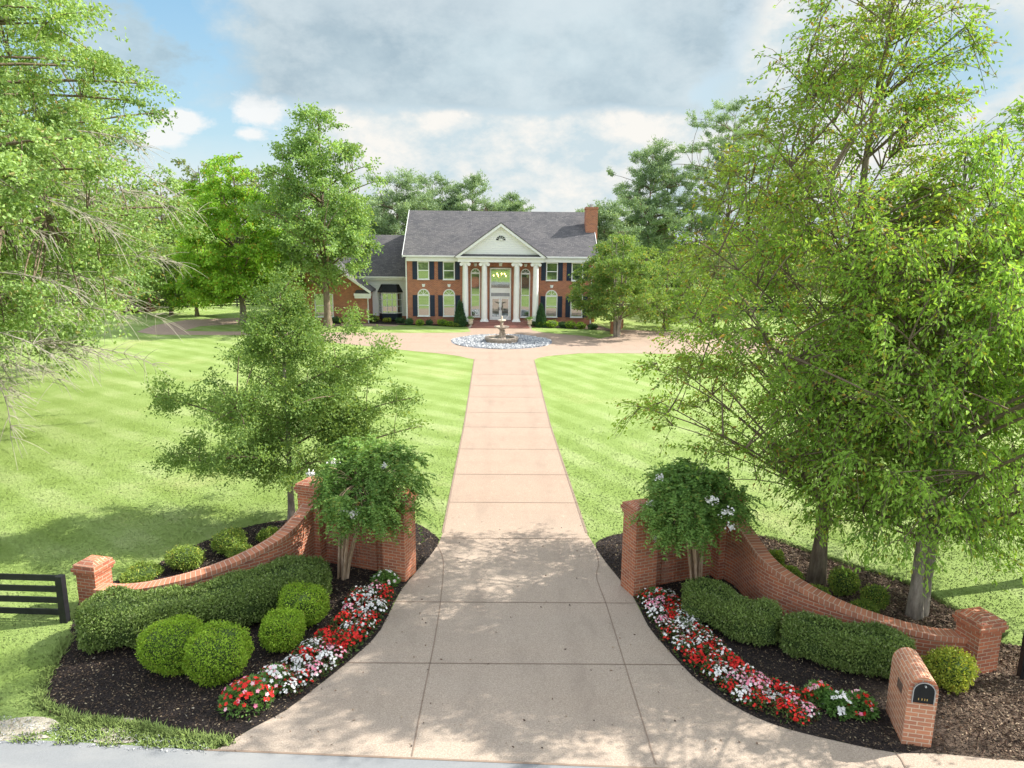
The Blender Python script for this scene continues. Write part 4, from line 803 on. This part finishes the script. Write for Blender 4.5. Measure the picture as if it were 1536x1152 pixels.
# ================================================================== FLOWERS
def flower_mesh(seed,cols,n=34,r=.17,h=.22,leaf='annual',fs=.042,nl=150,ll=.06):
    g=np.random.default_rng(seed); a=g.random(nl)*6.28; q=r*np.sqrt(g.random(nl)); z=h*(1-(q/r)**2*.75)*g.random(nl)**.5
    p=np.stack([q*np.cos(a),q*np.sin(a),z],1); v,f=leaf_arrays(p,np.stack([np.cos(a),np.sin(a),.5+0*a],1)+g.normal(size=(nl,3))*.5,ll,ll*.5,g)
    lv=npmesh('foliage',v,f,M[leaf],None,{'rnd':g.random(nl),'odd':g.random(nl)}); 
    root=empty('flower_plant',(0,0,0),0); lv.parent=root
    for c,k in cols:
        a=g.random(k)*6.28; q=r*1.05*np.sqrt(g.random(k)); z=h*(1.03-(q/r)**2*.6)+g.normal(0,.012,k); cen=np.stack([q*np.cos(a),q*np.sin(a),z],1)
        # five-petalled discs
        nr=unit(np.stack([np.cos(a)*q/r,np.sin(a)*q/r-.25,1.0+0*a],1)+g.normal(size=(k,3))*.25); s=unit(np.cross(nr,g.normal(size=(k,3)))); t=np.cross(nr,s); V=[];th=np.linspace(0,2*math.pi,11)[:-1]
        rad=np.where(np.arange(10)%2,1.,.62)*fs*.62
        ring=cen[:,None]+s[:,None]*(np.cos(th)*rad)[None,:,None]+t[:,None]*(np.sin(th)*rad)[None,:,None]+nr[:,None]*.004
        vv=np.concatenate([ring,cen[:,None]],1); i=np.arange(10); ff=np.stack([i,(i+1)%10,np.full(10,10)],1); ff=(ff[None]+np.arange(k)[:,None,None]*11).reshape(-1,3)
        b=npmesh('blossoms',vv.reshape(-1,3),ff,M[c],root,{'rnd':np.repeat(g.random(k),10)})
    return root
KIND={'red':[flower_mesh(s,[('red',46)]) for s in (1,2)],'white':[flower_mesh(s,[('wht',46)]) for s in (3,4)],'pink':[flower_mesh(s,[('pnk',30),('wht',16)]) for s in (5,)],'mixed red and white':[flower_mesh(s,[('red',26),('wht',22)]) for s in (6,7)],'dark red':[flower_mesh(8,[('red',22)])]}
used={}
def ordinal(n):
    w=['first','second','third','fourth','fifth','sixth','seventh','eighth','ninth','tenth','eleventh','twelfth','thirteenth','fourteenth','fifteenth','sixteenth','seventeenth','eighteenth','nineteenth','twentieth']
    return w[n] if n<20 else ('twenty-'+w[n-20] if n<29 else ('thirtieth' if n==29 else 'thirty-'+w[n-30]))
def row(edge,offs,s0,s1,side,sign,seed):
    g=np.random.default_rng(seed); e=np.array(edge); sg=np.linalg.norm(np.diff(e,axis=0),axis=1); cum=np.r_[0,np.cumsum(sg)]
    for ri,o in enumerate(offs):
        k=0; s=s0+g.random()*.15
        while s<s1(cum[-1]):
            q=np.array([np.interp(s,cum,e[:,0]),np.interp(s,cum,e[:,1])]); q2=np.array([np.interp(s+.1,cum,e[:,0]),np.interp(s+.1,cum,e[:,1])]); t=(q2-q)/np.linalg.norm(q2-q); n=np.array([-t[1],t[0]])*sign
            pos=q+n*(o+g.normal(0,.03)); c=['red','white','pink','mixed red and white','dark red'][g.choice(5,p=[.30,.27,.14,.23,.06])]; v=KIND[c][g.integers(len(KIND[c]))]
            if id(v) in used: r=copy_tree(v)
            else: r=v; used[id(v)]=1
            r.location=(pos[0],pos[1],.0); r.rotation_euler=(0,0,g.random()*6.28); sc__=1.0+.4*g.random(); r.scale=(sc__,sc__,sc__*(.85+.3*g.random()))
            tag(r,f"{c} bedding flower mound, {ordinal(k)} from the {side} gate pier, {['drive-side','middle','bed-side'][ri]} line",'flower plant',f'bedding flowers along the {side} drive edge'); k+=1; s+=.235+g.random()*.07
el_=dl[2:9]; er_=dr[2:10]
row(el_,(.27,.54,.81),.25,lambda T:T-1.55,'left',-1,1)
row(er_,(.27,.54,.81),.15,lambda T:T-1.25,'right',1,2)
for k,l in KIND.items():
    for v in l:
        if id(v) not in used:
            for ch in list(v.children): bpy.data.objects.remove(ch)
            bpy.data.objects.remove(v)
def clump(x,y,r,h,cols,lb,leaf='annual2',seed=1,nl=600,ll=.09,fs=.07):
    o=flower_mesh(seed,cols,0,r,h,leaf,fs,nl,ll); o.location=(x,y,0); tag(o,lb,'flower plant','large flower clumps at the ends of the flower rows'); return o
p=P(362,1068); clump(p[0]+.03,p[1]+.2,.43,.44,[('red',60),('pnk',18)],'big leafy clump of red and pink flowers at the street end of the left row',seed=11,nl=900)
p=P(408,1045); clump(p[0]-.02,p[1]+.25,.27,.42,[('wht',34),('pnk',10)],'leafy clump of white and pink flowers behind the big red one, left row',seed=12)
p=P(577,880); clump(p[0],p[1]+.1,.30,.34,[('wht',18),('pnk',4)],'green leafy clump with few white blooms at the foot of the left pier','annual2',13,500)
p=P(1232,1058); clump(p[0],p[1]+.1,.24,.36,[('pnk',14),('red',12)],'leafy clump of pink and red flowers third from the mailbox',seed=14)
p=P(1262,1074); clump(p[0],p[1]+.1,.24,.36,[('wht',26)],'leafy clump of white flowers between two red and pink ones near the mailbox',seed=15)
p=P(1295,1078); clump(p[0],p[1]+.15,.25,.38,[('red',20),('pnk',10)],'leafy clump of dark red and pink flowers nearest the mailbox',seed=16)
p=P(985,905); clump(p[0],p[1]+.1,.26,.28,[('wht',12),('red',3)],'green leafy clump with few white blooms at the foot of the right pier','annual2',17,420)
# ================================================================== CRAPE MYRTLES
def myrtle(lb,x,y,cx,cy,R0,zlo,zhi,seed,blos):
    g=np.random.default_rng(seed); root=empty('crape_myrtle',(x,y,0),0,label=lb,cat='tree',group='crape myrtles in front of the brick gate walls'); n=11
    a=g.random(n)*6.28; b=np.stack([.12*np.cos(a)*g.random(n),.12*np.sin(a)*g.random(n),0*a],1); top=np.stack([cx*.6+.5*R0*np.cos(a)*g.random(n)**.5,cy*.6+.5*R0*np.sin(a)*g.random(n)**.5,zlo+.5+.5*g.random(n)],1); mid=(b+top)/2; mid[:,:2]=b[:,:2]+(top[:,:2]-b[:,:2])*.3
    for i in range(n): tubes('stem',bez(b[i:i+1],mid[i:i+1],top[i:i+1],8),np.linspace(.033,.018,8)[None],M['bark_tan'],root,8)
    nc=170; zc=zlo+(zhi-zlo)*g.random(nc)**.9; t=(zc-zlo)/(zhi-zlo); rr=R0*np.sin(math.pi*np.clip(.12+.80*t,0,1))**.6*g.random(nc)**.4; th=g.random(nc)*6.28; lob=1+.32*np.sin(3*th+seed+zc)+.24*np.sin(5*th+zc*4); rr*=lob
    c=np.stack([cx+rr*np.cos(th),cy+rr*np.sin(th),zc],1); src=top[np.linalg.norm(c[:,None]-top[None],axis=2).argmin(1)]
    BA=tube_arrays(bez(src,(src+c)/2+np.array([0,0,.15]),c,5),np.linspace(.012,.005,5)[None].repeat(nc,0),4)
    # pinnate sprays: paired leaves along arching twigs
    ns=9; out=unit(np.stack([c[:,0]-cx,c[:,1]-cy,.25*(c[:,2]-zlo-.5)],1)+1e-3); d=unit(out[:,None]*.8+g.normal(size=(nc,ns,3))*.7); Ls=.42*(.6+.7*g.random((nc,ns))); K=11; s=np.linspace(.1,1,K)
    pos=c[:,None,None]+d[:,:,None]*(Ls[...,None]*s)[...,None]; pos=pos.copy(); pos[...,2]-=(Ls[...,None]*s**2)*.55
    side=unit(np.cross(d,np.array([0,0,1.]))); P_=[];D=[]
    for sg in (-1,1): P_.append(pos.reshape(-1,3)); D.append((side[:,:,None]*sg+d[:,:,None]*.55+np.array([0,0,-.25])+g.normal(size=(nc,ns,K,3))*.22).reshape(-1,3))
    LV=leaf_arrays(np.concatenate(P_),np.concatenate(D),.085,.042,g); N=len(LV[1]); merge('crown',[(*LV,0),(*BA,1)],[M['myrtle'],M['bark_tan']],root,{'rnd':g.random(N),'odd':g.random(N)})
    for bx,by,bz,br in blos:
        k=46; p=g.normal(0,br*.34,(k,3))*np.array([1.1,.8,.7])+np.array([bx,by,bz]); s1=unit(g.normal(size=(k,3))); v,f=leaf_arrays(p,s1,.05,.045,g); npmesh('blossoms',v,f,M['wht'],root,{'rnd':g.random(k)})
    return root
myrtle('multi-stemmed crape myrtle with white blooms in front of the left gate panel',-3.59,15.88,.70,-.35,1.05,1.62,3.35,5,[(.35,-1.55,2.35,.17),(.62,-1.55,2.25,.15),(-.35,-1.15,3.0,.14),(.1,-1.0,3.2,.13),(1.15,-.8,3.05,.13)])
myrtle('multi-stemmed crape myrtle with white blooms in front of the right gate panel',4.68,15.32,-.42,-.35,.84,1.7,3.0,6,[(.1,-1.35,2.45,.2),(-.2,-1.3,2.7,.17),(.25,-1.3,2.1,.12),(-1.3,-.6,2.35,.12),(-1.15,-.5,1.5,.1),(-1.1,-.5,2.9,.12)])
# ================================================================== TREES
tree('young_tree','young spreading tree with flat tiers of branches behind the left brick wall','tree',-5.73,19.23,6.7,[(1.7,1.4),(2.4,2.3),(3.5,2.2),(4.6,1.6),(5.6,.9),(6.6,.25)],1.5,.085,330,.5,220,.078,.043,'pear','bark_grey','limb',21,slope=.42,flat=.8,droop=.05,ldroop=.0,tw=9,jit=.09,
     tips=[(-3.35,-.4,3.75),(-2.4,.5,3.3),(-3.35,.3,1.95),(-2.4,-.8,2.1),(-1.2,-1.3,2.3),(1.3,-1.2,2.2),(2.7,-.3,4.9),(3.4,.2,3.6),(3.7,-.2,2.9),(1.9,.8,5.7),(2.3,.6,4.3),(0,.1,6.5),(-.3,-.7,5.6),(-1.0,.4,5.0),(.9,-.7,5.2),(1.5,-1.0,3.9),(-.9,-1.2,3.6),(-.6,1.6,4.0),(.8,1.8,3.6),(.5,.2,6.0),(1.9,0,3.2),(-1.5,1.3,2.6),(2.4,1.2,2.4)],group=None,trunk_top=.97,twigs=False)
tree('tall_tree','tall upright tree with rusty tinged leaves on a single dark trunk behind the right wall','tree',7.68,15.74,15.0,[(2.6,2.0),(3.6,3.5),(5.4,4.1),(8,3.5),(11,2.3),(13,1.45),(15.5,.5)],2.0,.15,620,.75,128,.105,.048,'birch','bark','limb',31,nl=42,slope=.85,flat=.8,droop=.22,ldroop=.35,tw=7,jit=.09,shell=.5,lobes=.16,limb_r=.2,sectors=lambda a:1-.38*np.clip(np.cos(a+.7),0,1),group='large trees behind the right brick wall',twigs=True,outw=.75)
tree('drooping_tree','bright green drooping tree with twin pale trunks beside the right end pier','tree',9.21,14.19,10.2,[(1.9,1.6),(2.6,2.7),(4,3.2),(6,3.0),(8,2.0),(10.2,.4)],1.8,.12,500,.65,118,.115,.05,'elm','bark_grey','limb',32,nl=34,slope=.7,flat=.8,droop=.55,ldroop=.75,tw=7,jit=.06,shell=.5,lobes=.2,stems=2,spread=.25,group='large trees behind the right brick wall',twigs=True)
tree('drooping_tree','bright green tree entering at the top right picture edge, trunk out of view','tree',13.3,15.8,13.2,[(3.8,1.8),(5,2.8),(7,2.9),(9.5,2.4),(11.4,1.5),(13,.4)],1.8,.18,270,.7,110,.12,.05,'elm','bark_grey','limb',33,nl=30,slope=.7,flat=.8,droop=.4,ldroop=.6,tw=7,jit=.07,lobes=.2,group='large trees behind the right brick wall',twigs=True)
oak=tree('oak_tree','huge oak with bare grey drooping twigs filling the left edge','tree',-24.4,26,20,[(3.2,7.0),(5,9.8),(8,11.2),(12,10.6),(15,8.6),(18,6.8),(20.5,2.2)],3.0,.42,1250,1.15,260,.155,.095,'oak','bark_grey','limb',34,nl=50,slope=.25,flat=.6,droop=.22,ldroop=.2,tw=8,jit=.14,shell=.38,lobes=.12)
# bare twig sprays on the oak
g=np.random.default_rng(77); nb=95; z=3.4+8.5*g.random(nb)**1.4; th=g.uniform(-1.7,.7,nb); rr=np.interp(z,[3.5,5,8,12,15],[8.6,10.6,11.5,10.8,9.4])*g.uniform(.55,.98,nb); a=np.stack([rr*np.cos(th),rr*np.sin(th),z],1); out=np.stack([np.cos(th),np.sin(th),0*th],1)
end=a+out*g.uniform(.8,2.2,(nb,1))+g.normal(0,.5,(nb,3)); end[:,2]-=g.uniform(.3,1.6,nb); mb_=(a+end)/2+np.array([0,0,.25]); limbs=bez(a-out*1.2,mb_,end,9); TW=[(*tube_arrays(limbs,np.linspace(.03,.008,9)[None].repeat(nb,0),4),0)]
nt=34; i=g.integers(0,nb,nb*nt); j=g.integers(2,9,nb*nt); st=limbs[i,j]; d=unit(out[i]*.8+g.normal(size=(nb*nt,3))*.55+np.array([0,0,-.35])); l=g.uniform(.3,1.3,(nb*nt,1)); TW.append((*tube_arrays(bez(st,st+d*l*.5+np.array([0,0,.06]),st+d*l+np.array([0,0,-.2])*l,5),np.linspace(.013,.005,5)[None].repeat(nb*nt,0),3),0)); tag(merge('bare_sprays',TW,[M['twig']],oak),'pale grey leafless twigs hanging from the crown')
tree('oak_tree','second darker oak rising behind the huge oak at the left edge','tree',-28.8,37,19,[(3,7),(7,10.0),(12,10.0),(16,7.8),(19,2.2)],3,.4,420,1.3,150,.22,.13,'oak2','bark','limb',35,nl=26,slope=.4,flat=.7,jit=.2,shell=.35,lobes=.18)
tree('tall_tree','tall narrow tree standing in the island lawn left of the house','tree',-14.66,62.75,18.6,[(3.8,1.5),(5.5,3.3),(7,4.0),(10,4.4),(12.5,4.1),(15,2.9),(17,1.8),(18.8,.6)],3.2,.30,260,1.1,150,.24,.16,'gum','bark','limb',36,nl=30,slope=.5,flat=.85,jit=.2,shell=.5,lobes=.22)
tree('maple_tree','rounded yellow-green maple on the grass island beside the driveway loop','tree',-22.91,65.64,14.6,[(2.0,2.6),(3.5,4.4),(6,5.0),(9.5,4.5),(12.5,2.9),(14.8,.8)],2.2,.28,300,1.0,170,.24,.17,'maple','bark_grey','limb',37,nl=26,slope=.6,flat=.6,jit=.16,shell=.4,lobes=.12)
tree('small_tree','small multi-stemmed tree at the right front corner of the house','tree',9.89,58.56,8.4,[(1.7,1.9),(2.6,3.3),(4.5,3.6),(6.5,2.6),(8.3,.8)],1.4,.12,210,.7,150,.17,.11,'dogwood','bark_grey','limb',38,nl=20,slope=.6,flat=.55,jit=.12,shell=.4,stems=4,spread=.3,lobes=.12)
def XY(u,Y): return ((u-745.3)/1080*Y,Y)
def top(v,Y): return 8+(354.2-v)/1080*Y
BG=[ # u, Y, v_top, R, material, kind, label
 (262,72,372,2.6,'dogwood','b','small yellow-green tree by the far fence, nearest the purple shrubs'),
 (300,71,362,2.6,'maple','b','small green tree by the far fence just left of the maple'),
 (258,84,262,5.2,'oak','b','olive green tree behind the far fence above the small yellow-green trees'),
 (322,96,246,6.0,'bgtree','b','broad tree behind the fence seen over the maple crown'),
 (400,98,250,5.5,'bgtree','b','tree behind the fence between the maple and the tall narrow tree'),
 (205,92,300,5.0,'bgtree','b','tree behind the fence seen just right of the huge oak'),
 (150,88,352,5.5,'bgdark','b','dark tree behind the fence seen through the huge oak, nearest the purple shrubs'),
 (60,86,345,6.5,'bgdark','b','dark tree behind the fence near the left picture edge'),
 (-20,84,300,7,'bgdark','b','dark tree behind the fence cut by the left picture edge'),
 (455,100,330,5,'bgdark','b','dark tree low behind the trunk of the tall narrow tree'),
 (540,92,300,4.2,'bgdark','b','dark tree behind the shaded wing roof'),
 (600,84,264,3.6,'pine','p','dark pine at the left end of the main roof'),
 (652,92,270,4.0,'pine','p','pine behind the left part of the main roof ridge'),
 (708,92,274,3.6,'pine','p','pine directly behind the roof ridge above the pediment'),
 (770,96,297,2.4,'pine','p','small pine top showing above the roof ridge right of the pediment'),
 (905,80,308,3.0,'pine','p','pine just right of the brick chimney'),
 (1085,98,165,7.2,'pine','q','big blue-green pine with open layered limbs behind the tall upright tree'),
 (968,95,222,4.2,'pine','q','blue-green pine with a flat outstretched top right of the house'),
 (962,105,322,6,'bgtree','b','tree far behind the pines right of the house'),
 (1040,110,310,7,'bgdark','b','dark tree far behind the big blue-green pine'),
 (1000,64,362,4.2,'dogwood','b','yellow-green tree beyond the small multi-stemmed tree'),
 (1075,74,350,4.5,'bgtree','b','green tree low behind the rusty tinged tree'),
 (1180,80,300,5.5,'bgtree','b','broad tree behind the single dark trunk on the far lawn'),
 (1290,84,320,6,'bgtree','b','broad tree on the far lawn behind the twin pale trunks'),
 (1400,84,300,6,'bgdark','b','dark tree on the far lawn seen through the drooping tree'),
 (1520,84,290,7,'bgdark','b','dark tree on the far lawn at the right picture edge'),
]
for i,(u,Y,v,Rr,mt,kd,lb) in enumerate(BG):
    x,y=XY(u,Y); h=top(v,Y)
    if kd=='b': tree('background_tree' if Y>75 else 'small_tree',lb,'tree',x,y,h,[(h*.12,Rr*.55),(h*.3,Rr*.95),(h*.55,Rr),(h*.8,Rr*.7),(h*1.0,Rr*.15)],h*.12,.16 if h<9 else .26,150 if h>9 else 110,1.2 if h>9 else .75,95,.32 if h>9 else .22,.22 if h>9 else .15,mt,'bark','limb',100+i,nl=14,slope=.6,flat=.65,jit=.22,shell=.4,lobes=.16,group='trees beyond the far fence and around the house')
    else:
        lo=h*.22 if kd=='p' else h*.3
        tree('pine_tree',lb,'pine',x,y,h,([(lo,Rr*.8),(h*.5,Rr),(h*.75,Rr*.8),(h*.93,Rr*.5),(h*1.0,Rr*.15)] if kd=='p' else [(lo,Rr*.5),(h*.5,Rr),(h*.75,Rr*1.0),(h*.9,Rr*.75),(h*1.0,Rr*.2)]),lo,.26,190 if kd=='p' else 220,1.15,230,.34,.085,'pine','bark','limb',100+i,nl=18,slope=.15,flat=.35,droop=-.25,ldroop=-.3,tw=7,jit=.13,shell=.45,lobes=.3,group='pines around the house')
for u,Y,r,h,lb in ((205,74,1.4,2.0,'larger purple-leaved shrub at the far fence'),(228,75,.9,1.5,'smaller purple-leaved shrub at the far fence, closest to the small trees')):
    x,y=XY(u,Y); clipped('purple_shrub',lb,'shrub',x,y,r,r,h,'purple',1800,.2,.12,'purple shrubs by the far fence',int(u),2,.2,.1)
# far woods: an uncountable mass closing the horizon
def woods(name,pts,n,h,seed,mat):
    g=np.random.default_rng(seed); p=np.array(pts,float); sg=np.linalg.norm(np.diff(p,axis=0),axis=1); cum=np.r_[0,np.cumsum(sg)]; s=g.random(n)*cum[-1]; x=np.interp(s,cum,p[:,0])+g.normal(0,3,n); y=np.interp(s,cum,p[:,1])+g.normal(0,3,n)
    top_=h*(.7+.16*np.sin(s*.23+seed)+.14*np.sin(s*.51+1)+.1*np.sin(s*1.3)); z=top_*g.random(n)**.7; q=np.stack([x,y,z],1); v,f=leaf_arrays(q,g.normal(size=(n,3)),.95,.7,g); tag(npmesh(name,v,f,M[mat],None,{'rnd':np.clip(g.random(n)*.6+.4*(.5+.5*np.sin(s*.9+z)),0,1),'odd':g.random(n)}),kind='stuff')
woods('distant_wood',[(-150,70),(-110,112),(-55,122),(0,126),(60,120),(115,105),(150,60)],60000,9,3,'bgtree')
woods('roadside_wood',[(-70,-40),(-20,-46),(30,-46),(80,-38)],16000,15,5,'bgtree')
# ================================================================== SKY
az,el=R_(77),R_(40)     # direction to the sun: from +Y clockwise (mostly east, a little behind the house)
w=bpy.data.worlds.new('World'); sc.world=w; w.use_nodes=True; T=w.node_tree; T.nodes.clear()
t=NT.__new__(NT); t.t=T; t.n=T.nodes; t.l=T.links
out=t.new('ShaderNodeOutputWorld'); sky=t.new('ShaderNodeTexSky',sky_type='NISHITA'); sky.sun_disc=False; sky.sun_elevation=el; sky.sun_rotation=az; sky.air_density=1.2; sky.dust_density=1.5; sky.ozone_density=2.
b1=t.new('ShaderNodeBackground'); b1.inputs[1].default_value=.085; t.l.new(sky.outputs[0],b1.inputs[0])
gen=t.new('ShaderNodeTexCoord').outputs['Generated']; xyz=t.new('ShaderNodeSeparateXYZ'); t.l.new(gen,xyz.inputs[0]); X,Y,Z=xyz.outputs
AZ=t.math('MULTIPLY',t.math('ARCTAN2',X,Y),180/math.pi); EL=t.math('MULTIPLY',t.math('ARCSINE',Z),180/math.pi)
sv=t.map(gen,(1,1,1.5))
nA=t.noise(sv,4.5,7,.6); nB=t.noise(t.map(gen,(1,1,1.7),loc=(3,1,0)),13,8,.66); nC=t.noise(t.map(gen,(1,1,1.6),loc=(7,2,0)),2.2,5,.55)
wA=t.math('MULTIPLY',t.math('SUBTRACT',nA,.5),14.); wB=t.math('MULTIPLY',t.math('SUBTRACT',nB,.5),7.)
def box(a0,a1,e0,e1,soft=2.,se=1.,wa=1.,we=.25,):
    A=t.math('ADD',AZ,t.math('MULTIPLY',t.math('ADD',wA,wB),wa)); E=t.math('ADD',EL,t.math('MULTIPLY',t.math('ADD',wA,wB),we))
    m=t.math('MULTIPLY',t.mr(A,a0-soft,a0+soft),t.mr(A,a1-soft,a1+soft,1,0)); return t.math('MULTIPLY',m,t.math('MULTIPLY',t.mr(E,e0-se,e0+se),t.mr(E,e1-se,e1+se,1,0)))
def blob(a,e,ra,re):
    dx=t.math('DIVIDE',t.math('SUBTRACT',AZ,a),ra); dy=t.math('DIVIDE',t.math('SUBTRACT',EL,e),re); d=t.math('SQRT',t.math('ADD',t.math('MULTIPLY',dx,dx),t.math('MULTIPLY',dy,dy))); d=t.math('ADD',d,t.math('MULTIPLY',wB,.42)); return t.mr(d,.7,1.25,1,0)
grey=box(-19.0,17.0,9.0,27,1.6,.5,.8,.22); greyL=blob(-26.5,12.2,4.2,2.9)
white=box(-15,60,-4,9.3,3.,.5,.5,.15); whiteR=box(16.5,70,-4,30,2.,1.,.5,.2)
cum=t.math('MAXIMUM',t.math('MAXIMUM',blob(-22.3,7.6,2.1,.75),blob(-17.2,8.6,2.0,1.1)),t.math('MAXIMUM',blob(-17.9,6.9,1.1,.55),blob(-24.0,6.3,1.6,.6)))
lowhaze=t.mr(t.math('ADD',EL,t.math('MULTIPLY',wB,.4)),2.5,7.,.9,0)
fill_clouds=t.math('MULTIPLY',t.mr(nC,.38,.5),t.math('GREATER_THAN',t.math('ADD',t.math('ABSOLUTE',AZ),t.math('MULTIPLY',t.math('GREATER_THAN',EL,24),200.)),42.))
SK=1.0
def bg(c,s): 
    b=t.new('ShaderNodeBackground'); t.put((*c,1) if isinstance(c,tuple) else c,b.inputs[0]); b.inputs[1].default_value=s; return b.outputs[0]
def mixs(f,a,b):
    m=t.new('ShaderNodeMixShader'); t.put(f,m.inputs[0]); t.l.new(a,m.inputs[1]); t.l.new(b,m.inputs[2]); return m.outputs[0]
greyc=t.mix(t.mr(nA,.38,.64),(.31,.40,.46),(.48,.57,.61)); greyc=t.mix(t.mr(nB,.42,.66,0,.55),greyc,(.53,.60,.63)); greyc=t.mix(t.math('MULTIPLY',t.mr(EL,14,20),t.mr(AZ,0,18,1,.2)),greyc,(.50,.56,.60))
whitec=t.mix(t.mr(t.math('ADD',nB,t.math('MULTIPLY',nA,.6)),.66,.92),(.71,.695,.66),(.47,.56,.60))
CS=.53
s=b1.outputs[0]
bluec=t.mix(t.mr(EL,3,19),(.44,.62,.70),(.18,.41,.62))
s=mixs(t.math('MULTIPLY',t.math('LESS_THAN',EL,26),.72),s,bg(bluec,CS*.95))
s=mixs(fill_clouds,s,bg((.80,.85,.90),.72))  # unseen clouds overhead and behind the camera, brightened to add fill light
s=mixs(lowhaze,s,bg((.62,.66,.68),CS))
s=mixs(t.math('MULTIPLY',cum,.9),s,bg((.72,.72,.71),CS))
s=mixs(white,s,bg(whitec,CS)); s=mixs(whiteR,s,bg(whitec,CS)); s=mixs(t.math('MULTIPLY',blob(30.5,11.2,4.5,2.6),.75),s,bg(bluec,CS*.95)); s=mixs(t.math('MULTIPLY',greyL,.85),s,bg(t.mix(t.mr(nB,.35,.65),(.29,.39,.45),(.42,.52,.57)),CS)); s=mixs(grey,s,bg(greyc,CS))
t.l.new(s,out.inputs[0])
sl=bpy.data.lights.new('sun','SUN'); sl.energy=3.5; sl.angle=R_(.53); sl.color=(1,.95,.86); so=bpy.data.objects.new('sun',sl); COL.objects.link(so)
dirv=Vector((math.sin(az)*math.cos(el),math.cos(az)*math.cos(el),math.sin(el))); so.rotation_euler=dirv.to_track_quat('Z','Y').to_euler(); so.location=(60,10,60)
# ================================================================== CAMERA
cam=bpy.data.cameras.new('camera'); cam.sensor_fit='HORIZONTAL'; cam.sensor_width=36; cam.lens=36*F/1536; cam.clip_end=3000; cam.clip_start=.1
co=bpy.data.objects.new('camera',cam); COL.objects.link(co); Rm=Matrix(((_R[0],_U[0],-_f[0]),(_R[1],_U[1],-_f[1]),(_R[2],_U[2],-_f[2]))).to_4x4(); Rm.translation=(0,0,CH); co.matrix_world=Rm; sc.camera=co
sc.view_settings.view_transform='Standard'; sc.view_settings.look='None'; sc.view_settings.exposure=1.36; sc.view_settings.gamma=1
try:
    sc.cycles.use_denoising=True; sc.cycles.max_bounces=6; sc.cycles.diffuse_bounces=3; sc.cycles.glossy_bounces=3; sc.cycles.transmission_bounces=4; sc.cycles.transparent_max_bounces=6
except Exception: pass
